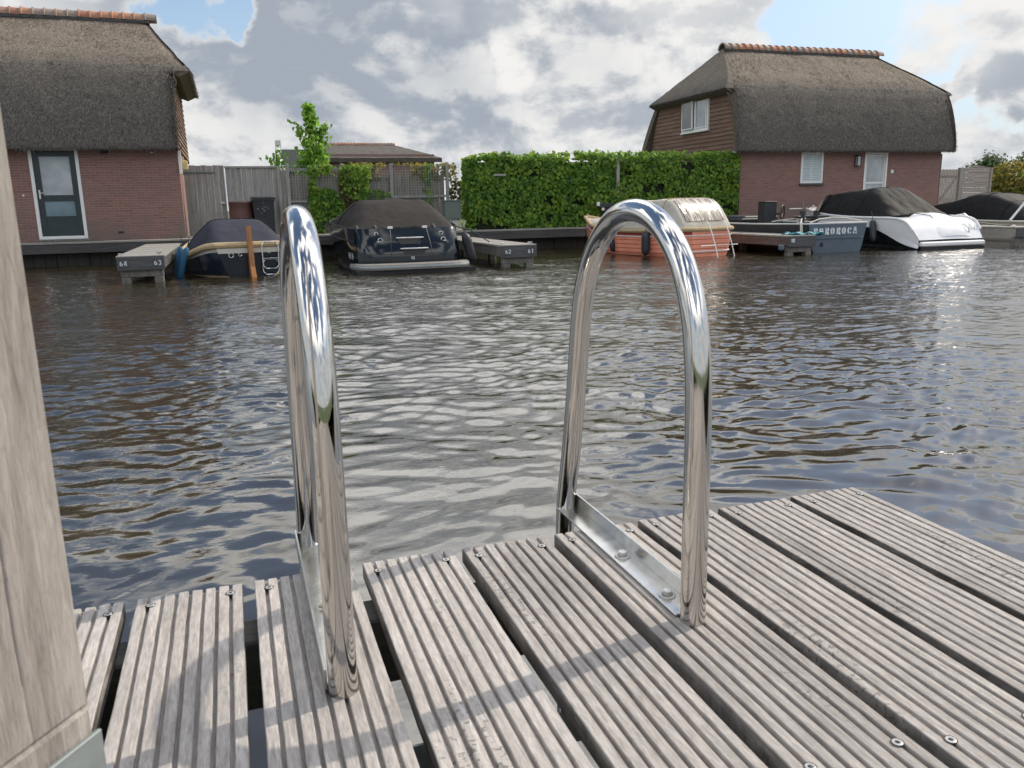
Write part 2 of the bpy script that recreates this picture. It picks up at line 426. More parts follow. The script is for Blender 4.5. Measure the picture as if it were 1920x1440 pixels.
def dirv(az, el):      # azimuth from +Y towards +X, elevation, degrees
    a, e = R(az), R(el); return (math.sin(a)*math.cos(e), math.cos(a)*math.cos(e), math.sin(e))
W = bpy.data.worlds.new('World'); SC.world = W; W.use_nodes = True
SKYK = .10
def make_world():
    nt = W.node_tree; n = nt.nodes; l = nt.links
    for x in list(n): n.remove(x)
    out = n.new('ShaderNodeOutputWorld'); bg = n.new('ShaderNodeBackground'); bg.inputs['Strength'].default_value = SKYK
    l.new(bg.outputs[0], out.inputs['Surface'])
    sky = n.new('ShaderNodeTexSky'); sky.sky_type = 'NISHITA'; sky.sun_disc = False
    sky.sun_elevation = SUN_EL; sky.sun_rotation = math.atan2(SUN_AZ[0], SUN_AZ[1]); sky.air_density = 1.0; sky.dust_density = 1.0; sky.ozone_density = 1.5
    tc = n.new('ShaderNodeTexCoord')
    def put(x, s):
        if s is None: return
        if isinstance(s, (int, float)): x.default_value = s
        elif isinstance(s, tuple): x.default_value = s if len(x.default_value) == len(s) else (*s, 1)
        else: l.new(s, x)
    def mth(op, a, b=0., c=None, clamp=False):
        m = n.new('ShaderNodeMath'); m.operation = op; m.use_clamp = clamp
        for s, i in ((a,0),(b,1),(c,2)): put(m.inputs[i], s)
        return m.outputs[0]
    def vm(op, a, b):
        m = n.new('ShaderNodeVectorMath'); m.operation = op; put(m.inputs[0], a); put(m.inputs[1], b); return m
    def mrange(x, a, b, c=0., d=1.):
        m = n.new('ShaderNodeMapRange'); m.interpolation_type = 'SMOOTHSTEP'; put(m.inputs[0], x)
        for i, q in enumerate((a,b,c,d)): m.inputs[i+1].default_value = q
        return m.outputs[0]
    def mixc(f, a, b):
        m = n.new('ShaderNodeMix'); m.data_type = 'RGBA'; put(m.inputs[0], f)
        k = 1/SKYK
        for s, i in ((a,6),(b,7)): put(m.inputs[i], tuple(c*k for c in s)+(1,) if isinstance(s, tuple) else s)
        return m.outputs[2]
    D = tc.outputs['Generated']
    def noise(vec, scale, detail, rough, dist=0., loc=(0,0,0), st=(1,1,1.6)):
        mp = n.new('ShaderNodeMapping'); mp.inputs['Scale'].default_value = st; mp.inputs['Location'].default_value = loc; put(mp.inputs['Vector'], vec)
        a = n.new('ShaderNodeTexNoise'); a.inputs['Scale'].default_value = scale; a.inputs['Detail'].default_value = detail; a.inputs['Roughness'].default_value = rough; a.inputs['Distortion'].default_value = dist
        l.new(mp.outputs[0], a.inputs['Vector']); return a.outputs['Fac']
    def blobs(tab):
        r = None
        for az, el, w, a in tab:
            dp = vm('DOT_PRODUCT', Dw, dirv(az, el)).outputs['Value']
            m = mrange(dp, math.cos(R(w)), math.cos(R(w*.12)), 0, a)
            r = m if r is None else mth('ADD', r, m)
        return r
    # wobble the directions so that the big masses have billowing outlines
    wob = n.new('ShaderNodeTexNoise'); wob.inputs['Scale'].default_value = 9; wob.inputs['Detail'].default_value = 6; wob.inputs['Roughness'].default_value = .6; l.new(D, wob.inputs['Vector'])
    wv = vm('SUBTRACT', wob.outputs['Color'], (.5,.5,.5)); ws = n.new('ShaderNodeVectorMath'); ws.operation = 'SCALE'; ws.inputs['Scale'].default_value = .13; l.new(wv.outputs[0], ws.inputs[0])
    Dn = vm('NORMALIZE', vm('ADD', D, ws.outputs[0]).outputs[0], (0,0,0)); Dw = Dn.outputs[0]
    f = noise(D, 6.2, 10, .56, .15, CLOUD_SEED)
    sepz0 = n.new('ShaderNodeSeparateXYZ'); l.new(D, sepz0.inputs[0])
    fl = noise(D, 3.1, 3, .45, .4, (2.2,.3,4.1), (1,1,1))      # broader, softer cloud forms high overhead
    mm = n.new('ShaderNodeMix'); l.new(mrange(sepz0.outputs['Z'], .24, .42), mm.inputs[0]); l.new(f, mm.inputs[2]); l.new(fl, mm.inputs[3])
    fc = mm.outputs[0]
    cov = mth('ADD', fc, blobs(BLOBS))
    sepz = n.new('ShaderNodeSeparateXYZ'); l.new(D, sepz.inputs[0])
    cov = mth('SUBTRACT', cov, mrange(sepz.outputs['Z'], .30, .52, 0, .075))      # more open blue overhead
    mask = mrange(cov, .41, .52)
    # shading: broad grey undersides, white sunlit heads
    off = tuple(c*.020 for c in (SUN.x*.55, SUN.y*.2, 1.0))
    f2 = noise(vm('ADD', D, off).outputs[0], 6.2, 10, .56, .15, CLOUD_SEED)
    relief = mrange(mth('SUBTRACT', f, f2), -.085, .085)
    g = mth('ADD', mth('ADD', blobs(GREY), .40), mth('MULTIPLY', mth('SUBTRACT', .5, relief), .75))
    g = mth('ADD', g, mth('MULTIPLY', mth('SUBTRACT', noise(D, 4.2, 6, .55, .2, (5.,2.,1.)), .5), .9))
    g = mth('SUBTRACT', g, mrange(sepz0.outputs['Z'], .22, .42, 0, .30))
    g = mth('MULTIPLY', mrange(g, -.15, 1.12), mrange(cov, .43, .60, .2, 1.))
    ccol = mixc(g, (.575,.568,.555), (.235,.265,.308))
    gc = n.new('ShaderNodeVectorMath'); gc.operation = 'SCALE'; l.new(ccol, gc.inputs[0]); l.new(mrange(sepz0.outputs['Z'], .22, .50, 1., SKY_TOP), gc.inputs['Scale']); ccol = gc.outputs[0]
    sep = n.new('ShaderNodeSeparateXYZ'); l.new(D, sep.inputs[0]); Z = sep.outputs['Z']
    skyc = mixc(mth('MULTIPLY', mrange(Z, .32, .04), .72), sky.outputs[0], (.30,.385,.475))
    col = mixc(mask, skyc, ccol)
    col = mixc(mth('MULTIPLY', mrange(Z, .085, .0), .45), col, (.44,.465,.49))
    l.new(col, bg.inputs['Color'])
SKY_TOP = 2.8
CLOUD_SEED = (3.1, 1.7, .4)
# azimuth, elevation, radius (degrees) and how much more or less cloud there is
BLOBS = [(8, 10, 16, .24), (22, 9, 13, .18), (-10, 9, 7, .20), (30, 12, 8, .14), (-.2, 13.5, 4.6, -.30), (2.6, 12.2, 2.6, -.20), (-14, 34, 26, -.10), (16, 30, 13, .16), (42, 28, 12, -.07), (43, 6, 9, -.09), (39.5, 11, 5, -.07), (50, 11.5, 5, .16), (46.3, 6, 1.3, .20), (43.2, 7.8, 1.5, .20), (48.8, 6, 1.8, .24), (47.5, 2.6, 2.6, .20), (51, 3.2, 2.5, .16), (0, 3, 14, .05), (20, 2.5, 12, .05), (14, 34, 16, .12), (60, 50, 30, .06)]
# where the undersides are grey (+) or the heads sunlit (-)
GREY = [(7, 10, 13, .36), (3, 12, 8, .20), (15, 6.2, 6, .28), (24, 6, 8, .30), (20, 8.5, 2.0, -.55), (19.2, 11, 1.8, -.5), (14, 13.5, 3.0, -.45), (12, 10.5, 2.5, -.2), (-11, 10, 8, -.30), (-5, 8, 3, -.45), (5, 2.2, 5, -.2), (12, 3.3, 6, -.35), (31, 12.5, 7, -.45), (25, 14.5, 4, -.35), (47, 10, 7, -.15), (50, 6.5, 2.5, .16), (25, 2, 8, -.25)]
make_world()
W.cycles.sampling_method = 'MANUAL'; W.cycles.sample_map_resolution = 512

# ------------------------------------------------------------------ water
WAVE = .135
def make_water():
    rows = [.25]
    while rows[-1] < 22.95: rows.append(rows[-1] + .011 + .0029*rows[-1])
    rows = np.array(rows); ny = len(rows)
    nx = 860
    u = np.linspace(-1, 1, nx)
    rat = .42 + .95*u + .75*u**3          # lateral spacing opens out to both sides
    Y = np.repeat(rows[:,None], nx, 1); X = rat[None,:]*(Y + .35)
    P = np.stack([X.ravel(), Y.ravel(), np.zeros(X.size)], 1)
    # domain warp keeps the crests from running dead straight
    w1 = fbm(P*.55, 3, 5)*1.1; w2 = fbm(P*.55+7.3, 3, 9)*1.1
    xs = P[:,0] + w1; ys = P[:,1] + w2
    rg = np.random.default_rng(5)
    Z = np.zeros(len(P)); N = 72
    step = (.011 + .0029*P[:,1])
    lams = np.exp(rg.normal(math.log(.185), .40, N)); lams[:9] = np.exp(rg.uniform(math.log(.7), math.log(1.6), 9))
    gust = .62 + 1.0*np.clip(fbm(np.stack([P[:,0]*.28, P[:,1]*.5, P[:,2]], 1), 3, 21) + .3, 0, 1)
    lee = .50 + .50*np.clip((P[:,1]-2.2)/4.5 + np.clip(P[:,0]-1.2, 0, 4)*.35, 0, 1)**.8      # calmer close to the dock
    for i, lam in enumerate(lams):
        lam = max(lam, .085)
        th = rg.normal(math.radians(-101), math.radians(31 if lam < .7 else 36))
        kx, ky = math.cos(th)*2*PI/lam, math.sin(th)*2*PI/lam
        sl = WAVE*math.sqrt(2.0/N)*(.55 if lam > .65 else 1.)
        fade = np.clip((lam/step-2.2)/2.6, 0, 1)
        short = np.clip((P[:,1]-1.2 + np.clip(P[:,0]-1.2, 0, 4)*.8)/(1.0+.8/lam*.75), .16, 1) if lam < .32 else 1.
        ph = kx*xs + ky*ys + rg.uniform(0, 2*PI)
        Z += sl*lam/(2*PI)*fade*short*(np.sin(ph) + .25*np.cos(2*ph))
    Z *= gust*lee
    P[:,2] = Z
    me = bpy.data.meshes.new('water')
    idx = np.arange(ny*nx).reshape(ny, nx)
    q = np.stack([idx[:-1,:-1], idx[:-1,1:], idx[1:,1:], idx[1:,:-1]], -1).reshape(-1, 4)
    # a flat sheet a little lower carries the canal on beyond the waves
    big = np.array([(-160,-40,-.09),(200,-40,-.09),(200,23.2,-.09),(-160,23.2,-.09)], float)
    nv = len(P); P = np.vstack([P, big]); q = np.vstack([q, [[nv, nv+1, nv+2, nv+3]]])
    me.vertices.add(len(P)); me.vertices.foreach_set('co', P.ravel())
    me.loops.add(q.size); me.loops.foreach_set('vertex_index', q.ravel().astype(np.int32))
    me.polygons.add(len(q)); me.polygons.foreach_set('loop_start', np.arange(0, q.size, 4, dtype=np.int32)); me.polygons.foreach_set('loop_total', np.full(len(q), 4, dtype=np.int32))  # skylight on the stern put into its paler, bluer colour
    me.polygons.foreach_set('use_smooth', np.ones(len(q), bool))
    me.update(calc_edges=True); me.validate()
    t = NT('murky_canal_water')
    v = t.coord((1, 1.7, 1))
    n = t.noise(v, 9.5, 3, .55, .3); nb = t.noise(v, 2.2, 3, .5)
    t.set((.024,.0185,.008), .015, IOR=1.9)
    t.b.inputs['Specular IOR Level'].default_value = .6
    sx = t.node('ShaderNodeSeparateXYZ'); tc = t.node('ShaderNodeTexCoord'); t.link(tc.outputs['Object'], sx.inputs[0])
    mr = t.node('ShaderNodeMapRange'); t.link(sx.outputs['Y'], mr.inputs[0])
    mr.inputs[1].default_value = 2.5; mr.inputs[2].default_value = 12; mr.inputs[3].default_value = .0; mr.inputs[4].default_value = .6
    nd = t.node('ShaderNodeBump'); nd.inputs['Distance'].default_value = .022
    t.link(t.math('ADD', n, t.math('MULTIPLY', nb, .7)), nd.inputs['Height']); t.link(mr.outputs[0], nd.inputs['Strength']); t.link(nd.outputs[0], t.b.inputs['Normal'])
    me.materials.append(t.mat)
    o = bpy.data.objects.new('water', me); COL.objects.link(o); tag(o, kind='structure')
make_water()

# ------------------------------------------------------------------ terrain
def flat(name, x0, y0, x1, y1, z, mat, nx=1, ny=1):
    mb = MB(); mb.grid([[(lerp(x0,x1,i/nx), lerp(y0,y1,j/ny), z) for j in range(ny+1)] for i in range(nx+1)])
    o = mb.build(name, mat); tag(o, kind='structure'); return o
def m_ground():
    t = NT('grass_and_soil'); v = t.coord(); n = t.noise(v, .8, 6, .65); n2 = t.noise(v, 20, 4, .7)
    t.set(t.ramp(t.math('ADD', t.math('MULTIPLY', n, .6), t.math('MULTIPLY', n2, .4)), [(.3,(.03,.045,.015)), (.5,(.06,.09,.025)), (.7,(.10,.11,.05))]), .9); t.bump(n2, .6, .05); return t.mat
M['ground'] = m_ground()
flat('ground', -900, 23.0, 1100, 2500, QUAY-.03, M['ground'])
flat('unseen_near_bank', -60, -60, 80, -3.22, .585, M['ground'])  # unseen bank behind the camera, added for the handrail reflections
M['paving'] = m_plain('pale_quay_paving', (.27,.255,.23), .85, var=.2, scale=4)
flat('quay_path', -70, 22.56, 70, 24.3, QUAY-.004, M['paving'])

# ------------------------------------------------------------------ near deck
BP = .1926            # board pitch
def board_mesh(seed, y0, y1, w=.1715, d=.0085, th=.030):
    nr = 8; g = .0055; rw = (w-g*(nr-1))/nr; b = .0014
    prof = [(0, -th)]
    for i in range(nr):
        x = i*(rw+g)
        if i: prof.append((x, -d))
        else: prof.append((x, -d))
        prof += [(x+.0002, -b), (x+b, 0), (x+rw-b, 0), (x+rw-.0002, -b), (x+rw, -d)]
    prof.append((w, -th))
    ny = 90
    ys = np.concatenate([[y1, y1-.003], np.linspace(y1-.012, y0, ny)])
    base = np.array([(x, 0, z) for x, z in prof])
    vs = []
    for j, y in enumerate(ys):
        r = base.copy(); r[:,1] = y
        if j == 0: r[:,2] = np.where(r[:,2] > -.004, r[:,2]-.0022, r[:,2])
        vs.append(r)
    V = np.concatenate(vs)
    S = np.stack([V[:,0]*60+seed*13.1, V[:,1]*14+seed*5.7, V[:,2]*40], 1)
    nz = fbm(S, 4, seed)
    top = V[:,2] > -.004
    V[:,2] += np.where(top, nz*.0034, nz*.001)
    bow = .0016*np.sin(V[:,1]*1.7+seed)
    V[:,0] += fbm(np.stack([V[:,1]*22+seed, V[:,0]*40, V[:,2]*0], 1), 3, seed+3)*.0022 + bow
    m = len(prof); fs = []
    for j in range(len(ys)-1):
        for i in range(m):
            k = (i+1) % m
            fs.append((j*m+i, j*m+k, (j+1)*m+k, (j+1)*m+i))
    fs.append(tuple(range(m))); fs.append(tuple(range(len(ys)*m-1, (len(ys)-1)*m-1, -1)))
    mb = MB(); mb.add(V.tolist(), fs); return mb
def screw_mesh():
    mb = MB()
    mb.lathe([(.0080,.0008),(.0066,.0007)], n=20, mi=1, cap=False)
    mb.lathe([(.0066,.0007),(.0064,.0010),(.0056,.0011),(.0034,.0010),(.0031,-.0010)], n=20, mi=0, cap=False)
    mb.lathe([(.0067,.0007),(.0067,-.006)], n=20, mi=1, cap=False)
    mb.lathe([(.0031,-.0008),(.0001,-.0008)], n=6, mi=1, cap=False)
    return mb
M['bolt'] = m_galv('stainless_bolt', (.50,.49,.47), .35)
deck = thing('boat_dock', 'grey grooved timber dock in the foreground carrying the steel ladder and the post', 'dock', (0,0,DECK))
screw0 = None
M['socket'] = m_plain('shadowy_countersink', (.02,.018,.016), .8)
for k in range(-9, 9):
    x = -.011 + BP*(k-2)
    edge = 1.436 + .003*math.sin(k*2.3) + (.006 if k >= 8 else 0) - (.004 if k < 2 else 0)
    o = board_mesh(k+20, -3.2 if k % 2 else -3.18, edge).build('deck_board', M['deck'], deck, smooth=35, fix=True)
    o.location = (x, 0, .0012*math.sin(k*3.1)); o.rotation_euler = (0, R(.35)*math.sin(k*1.9), 0)
    rw = (.1715-.0055*7)/8
    for yy in (edge-.042-.006*math.sin(k*5.), .668+.012*math.sin(k*4.1)):
        for gx in (1, 7):
            sx = gx*(rw+.0055) - .0026 + (.003 if gx == 1 else -.002)
            if screw0 is None:
                s = screw0 = screw_mesh().build('screw', [M['bolt'], M['socket']], o, smooth=50)
            else:
                s = screw0.copy(); COL.objects.link(s); s.parent = o
            s.location = (sx, yy, .0004)
for y0, y1, mt, nm in ((1.27, 1.35, M['joist'], 'joist'), (.62, .70, M['joist'], 'joist'), (-.3,-.22,M['joist'],'joist'), (-1.3,-1.22,M['joist'],'joist')):
    mb = MB(); mb.box((-2.1, y0, -.155), (1.29, y1, -.032), bev=.004); mb.build(nm, mt, deck)
mb = MB(); mb.box((-2.1, .925, -.085), (1.28, .975, -.078)); mb.box((-2.1, .925, -.078), (1.28, .929, -.034)); mb.build('support_angle', M['galv'], deck)
for x in (-1.6, 1.15):
    for y in (1.2, -1.2):
        mb = MB(); mb.lathe([(.085,-1.6),(.085,-.16)], (x, y, 0), 16); mb.build('pile', M['pile'], deck, smooth=True)

# ------------------------------------------------------------------ swim ladder
ladder = thing('swim_ladder', 'polished steel swim ladder with two hoop handrails bolted to the dock edge', 'ladder', (0,0,DECK))
def rail_pts():
    key = [(1.030,0),(1.030,.10),(1.0302,.22),(1.0315,.33),(1.0385,.42),(1.057,.500),(1.099,.571),(1.164,.619),(1.243,.6365),(1.322,.623),(1.392,.578),(1.443,.510),(1.468,.436),(1.483,.35),(1.500,.25),(1.520,.15),(1.540,.07),(1.552,.02),(1.558,-.03),(1.560,-.10),(1.560,-.4),(1.560,-.95)]
    tab = [(float(i), *p) for i, p in enumerate(key)]; n = 150
    return [interp(tab, (len(key)-1)*k/n) for k in range(n+1)]
for x in (.094, .643):
    sgn = 1 if x > .3 else -1
    mb = MB()
    P = [(x, y, z) for y, z in rail_pts()]
    mb.tube(P, .0202, 28)
    hr = mb.build('handrail', M['steel'], ladder, smooth=60)
    # L-shaped bracket: one leg flat on the boards, one upright
    mb = MB(); xi = x + .0205*sgn
    a, b = sorted((x - .0215*sgn, xi))
    mb.box((a, 1.046, .0022), (b, 1.553, .0062), bev=.0006)
    a, b = sorted((xi, xi + .004*sgn))
    mb.box((a, 1.036, .0022), (b, 1.562, .034), bev=.0006)
    br = mb.build('mounting_bracket', M['bracket'], ladder)
    for yy in (1.108, 1.275):
        mb = MB(); c = (x - .0015*sgn, yy, .0062)
        mb.lathe([(.0145,0),(.0145,.0016),(.0132,.0024),(.0092,.0024)], c, 24, cap=False)
        mb.lathe([(.0090,.002),(.0090,.0092),(.0078,.0104),(.0005,.0104)], c, 6, cap=False)
        mb.build('bolt', M['bolt'], br, smooth=30)
for z in (-.28, -.55, -.82):
    mb = MB(); mb.tube([(.114,1.561,z),(.623,1.561,z)], .0165, 16); mb.build('rung', M['steel'], ladder, smooth=60)

# ------------------------------------------------------------------ near post on a steel shoe
post = thing('wooden_post', 'weathered square timber post on a grey steel shoe at the left end of the dock', 'post', (-.1612, .772, DECK))
ca = R(36)    # the broad face runs back towards the camera
ex = Vector((-math.sin(ca), -math.cos(ca), 0)); ey = Vector((-math.cos(ca), math.sin(ca), 0))
Mp = Matrix(((ex.x, ey.x, 0, 0), (ex.y, ey.y, 0, 0), (0, 0, 1, 0), (0,0,0,1)))
def post_mesh():
    mb = MB(); S = .125; H = 2.35; n = 70; c = .0035
    ring = [(c,0),(S-c,0),(S,c),(S,S-c),(S-c,S),(c,S),(0,S-c),(0,c)]
    # extra points along the front face so that it can carry checks in the wood
    front = [(c+(S-2*c)*i/130, 0) for i in range(131)]
    ring = front + [(S,c),(S,S-c),(S-c,S),(c,S),(0,S-c),(0,c)]
    zs = [.035,.12,.198,.2005,.2035,.206,.215] + [lerp(.23, H, i/n) for i in range(n+1)]
    rows = []
    cracks = [(.034,.5,.005,.0045),(.061,1.1,.004,.0055),(.094,.7,.004,.004)]
    for z in zs:
        kerf = .0035 if .199 < z < .205 else 0
        row = []
        for i, (a, b) in enumerate(ring):
            if i < 131:
                dep = kerf
                for c0, fr, am, dp in cracks:
                    cx = c0 + am*math.sin(z*fr*4+c0*90) + .002*math.sin(z*17+c0*50)
                    dep += dp*math.exp(-((a-cx)/.0011)**2)*max(0,.35+.65*math.sin(z*2.3+c0*90))
                b = b + dep
            row.append(tuple(Mp @ Vector((a, b, z))))
        rows.append(row)
    mb.grid(rows, wrap=True)
    m = len(ring); mb.f.append(tuple(range(m-1,-1,-1))); mb.f.append(tuple(range((len(rows)-1)*m, len(rows)*m))); mb.m += [0,0]
    return mb
post_mesh().build('shaft', M['post'], post, smooth=30)
mb = MB()
mb.box((-.003,-.0065,.0015), (.135,-.0015,.176), bev=.0012, M=Mp); mb.box((-.003,.1265,.0015), (.135,.1315,.176), bev=.0012, M=Mp)
mb.box((-.003,-.0013,.0015), (.135,.1263,.0055), M=Mp); mb.box((.03,.03,.0057), (.095,.095,.034), M=Mp)
mb.build('steel_shoe', M['shoe'], post)
# ------------------------------------------------------------------ far quay
FY = 23.1       # plane of the house fronts
def make_quay():
    q = thing('quay_wall', 'long dark timber quay wall edging the far bank below the houses', 'quay wall', (0, 22.5, QUAY))
    mb = MB(); mb.box((-70, 0, -.045), (70, .42, 0), bev=.004); mb.build('capping_board', M['jetty_top'], q)
    mb = MB(); x = -70
    while x < 70:
        w = 4.0; mb.box((x, .012+.006*math.sin(x*3.), -.27), (x+w-.012, .07, -.047), bev=.004); x += w
    mb.build('waling_beam', M['quay_beam'], q)
    mb = MB(); x = -70
    while x < 70:
        mb.box((x, .32+.02*math.sin(x*7.3), -1.4), (x+.235, .40, -.05)); x += .245
    mb.box((-70, .402, -1.5), (70, .46, -.06))  # backing panel added to block sky light through the gaps
    mb.build('sheet_piling', M['quay_pile'], q)
M['quay_pile'] = m_wood('blackened_piling', (.012,.011,.009), (.024,.022,.018), (.045,.04,.033), 'z', .3, .004)
make_quay()

# ------------------------------------------------------------------ thatched houses
def thatch_roof(Lb, ovl, ovr, hl, hr, kl=.1, kr=.1, D=5.9, straw_seed=1):
    """outer shell of a half-hipped mansard thatch; local origin at the front left brick corner"""
    r0, r1 = 1.12, Lb-.62                          # ridge ends
    prof = [(0,-.34,2.20),(.10,-.315,2.42),(.25,-.20,2.90),(.45,.02,3.50),(.62,.26,3.98),(.74,.50,4.28),(.82,.80,4.50),(.9,1.32,4.86),(1.,2.95,5.86)]
    NV, NU = 64, 120
    def P(v): return interp(prof, v)
    zk, zr = 4.22, 5.86
    def ext(z):
        t = max(0., min(1., (z-zk)/(zr-zk)))
        u = max(0., min(1., (z-2.2)/(zk-2.2))); q = sstep(zk-.10, zk, z)
        e0 = lerp(lerp(-ovl, -kl, u), -hl, q) if z < zk else lerp(-hl, r0, t**.96)
        e1 = lerp(lerp(Lb+ovr, Lb+kr, u), Lb+hr, q) if z < zk else lerp(Lb+hr, r1, t**.96)
        return e0, e1
    mb = MB()
    def rough(rows, ax):
        A = np.array(rows); n = A.shape
        Q = A.reshape(-1, 3)
        nz = fbm(Q*np.array([1.6,1.6,1.6]), 3, straw_seed)*.045 + fbm(Q*np.array([11,11,7]), 3, straw_seed+7)*.030
        d = np.zeros_like(Q); d[:,ax[0]] = ax[1]*nz*.8; d[:,2] += nz*.6
        return (Q+d).reshape(n).tolist()
    for side in (0, 1):
        rows = []
        for i in range(NV+1):
            y, z = P(i/NV); e0, e1 = ext(z)
            if side: y = D - y
            # soft rounding of the ends
            rows.append([(lerp(e0, e1, j/NU), y + (.06 if not side else -.06)*(math.exp(-(j/NU*(e1-e0))/.18)+math.exp(-((1-j/NU)*(e1-e0))/.18)), z - .03*(math.exp(-(j/NU*(e1-e0))/.15)+math.exp(-((1-j/NU)*(e1-e0))/.15))) for j in range(NU+1)])
        mb.grid(rough(rows, (1, 1 if side else -1)), flip=bool(side))
        # inner face, bottom lip and the cut ends of the steep lower part
        inner = []; outer = []
        for i in range(0, 29):
            v = i/28*.72; y, z = P(v); e0, e1 = ext(z)
            dy = .30
            yo, yi = (y, y+dy) if not side else (D-y, D-y-dy)
            outer.append([(e0, yo, z), (e1, yo, z)]); inner.append([(e0, yi, z+.02), (e1, yi, z+.02)])
        mb.grid(inner, flip=not side)
        mb.grid([[o[0] for o in outer], [i_[0] for i_ in inner]], 1); mb.grid([[o[1] for o in outer], [i_[1] for i_ in inner]], 1)
        mb.add([outer[0][0], outer[0][1], inner[0][1], inner[0][0]], [(0,1,2,3)])
    for side in (0, 1):
        rows = []
        for i in range(31):
            t = i/30
            z = lerp(zk-.03, zr, t); 
            e0, e1 = ext(max(z, zk)); e = e0 if not side else e1
            if t < .2: e = e + (-.03 if not side else .03)*(1-t/.2)
            # front/back y at this height
            lo_, hi_ = 0., 1.
            for _ in range(24):
                md = (lo_+hi_)/2
                if P(md)[1] < z: lo_ = md
                else: hi_ = md
            y = P(lo_)[0]
            rows.append([(e, lerp(y, D-y, j/56), z) for j in range(57)])
        mb.grid(rough(rows, (0, -1 if not side else 1)), flip=not side)
        # underside of the half hip
        r = rows[0]; sg = 1 if not side else -1
        mid = [(p[0]+.09*sg, p[1], p[2]-.06) for p in r]; inn = [(p[0]+.28*sg, p[1], p[2]-.15) for p in r]; top = [(p[0]+.62*sg, p[1], p[2]-.02) for p in r]
        mb.grid([r, mid, inn], 1); mb.grid([inn, top], 1)
        for k in (0, -1):
            mb.add([r[k], mid[k], inn[k], top[k]], [(0,1,2,3)], 1)
            y_, z_ = P(.70); x_ = (-kl if not side else Lb+kr); yy_ = y_ if k == 0 else D-y_       # closes the corner under the knee
            q_ = rows[3][k]
            mb.add([r[k], q_, (x_-.02*sg, yy_, z_), (x_-.02*sg, yy_, z_-.25), top[k]], [(0,1,2),(0,2,3,4)], 0)
    return mb, (r0, r1, D/2, zr)
def straw_fringe(mb, pts, dirs, n, seed, ln=.09, w=.012):
    rg = random.Random(seed)
    for _ in range(n):
        i = rg.randrange(len(pts)-1); t = rg.random()
        p = Vector(pts[i]).lerp(Vector(pts[i+1]), t); d = Vector(dirs).normalized()
        d = (d + Vector((rg.gauss(0,.25), rg.gauss(0,.25), rg.gauss(0,.2)))).normalized()
        s = Vector((rg.gauss(0,1), rg.gauss(0,1), rg.gauss(0,.3))).cross(d).normalized()*w*.5
        p = p + Vector((rg.gauss(0,.03), rg.gauss(0,.035), rg.gauss(0,.02)))
        L = ln*rg.uniform(.35, 1.1)
        a, b, c = p - d*.03 - s, p - d*.03 + s, p + d*L
        mb.add([a, b, c], [(0,1,2)])
def straw_surface(mb, Lb, seed, n=9000):
    """loose reed ends standing a little proud of the roof face"""
    rg = random.Random(seed)
    prof = [(-.34,2.20),(-.2,2.9),(.02,3.5),(.26,3.98),(.50,4.28),(.8,4.5),(1.32,4.86),(2.95,5.86)]
    for _ in range(n):
        k = rg.choices(range(7), weights=[.7,.65,.5,.4,.4,.6,1.9])[0]; t = rg.random()
        (y0,z0),(y1,z1) = prof[k], prof[k+1]
        up = Vector((0, y1-y0, z1-z0)).normalized(); nrm = Vector((0, -up.z, up.y))
        y, z = lerp(y0,y1,t), lerp(z0,z1,t)
        s = max(0., (z-4.22)/1.64)
        x = rg.uniform(-.1 + s*1.3, Lb+.15 - s*.9)
        p = Vector((x, y, z)) + nrm*rg.uniform(-.008, .008)
        d = (-up + nrm*rg.uniform(.03,.2) + Vector((rg.gauss(0,.18),0,0))).normalized()
        w = Vector((1,0,0))*rg.uniform(.006,.012)
        L = rg.uniform(.05,.13)
        mb.add([p-w, p+w, p+d*L+w*.6, p+d*L-w*.6], [(0,1,2,3)])
def set_rnd(o, vals):
    """vals: one number per face"""
    a = o.data.attributes.new('rnd', 'FLOAT', 'FACE'); a.data.foreach_set('value', np.asarray(vals, np.float32))
def ridge_cap(x0, x1, y, z, parent, seed):
    mb = MB(); rg = random.Random(seed); x = x0 - .06; vals = []
    while x < x1 + .05:
        f0 = len(mb.f); L = .30; rr = .20; rows = []
        dz = rg.uniform(-.008,.008)
        for xx, r in ((x, rr+.028), (x+.035, rr+.03), (x+.05, rr+.004), (x+L, rr-.008)):
            rows.append([(xx, y + math.cos(a)*r*1.12, z - .07 + dz + math.sin(a)*r) for a in [PI*(k/12) for k in range(13)]])
        mb.grid(rows)
        m = [(x+.0, y + math.cos(a)*(rr-.02), z-.07+dz+math.sin(a)*(rr-.02)) for a in [PI*(k/12) for k in range(13)]]
        mb.grid([m, rows[0]])
        v = rg.random(); vals += [v]*(len(mb.f)-f0); x += .272
    o = mb.build('ridge_cap', M['terracotta'], parent, smooth=35, fix=False)
    set_rnd(o, vals)
    mb = MB()                                  # mortar bed under the tiles
    for s in (-1, 1): mb.box((x0-.04, y+s*.17-.05, z-.16), (x1+.1, y+s*.17+.05, z-.055), bev=.02)
    mb.build('mortar_bed', M['mortar'], parent); return o
M['mortar'] = m_plain('dark_cement_bedding', (.07,.068,.066), .9, var=.3, scale=8)
M['inside'] = m_plain('dark_interior', (.012,.012,.014), .9)
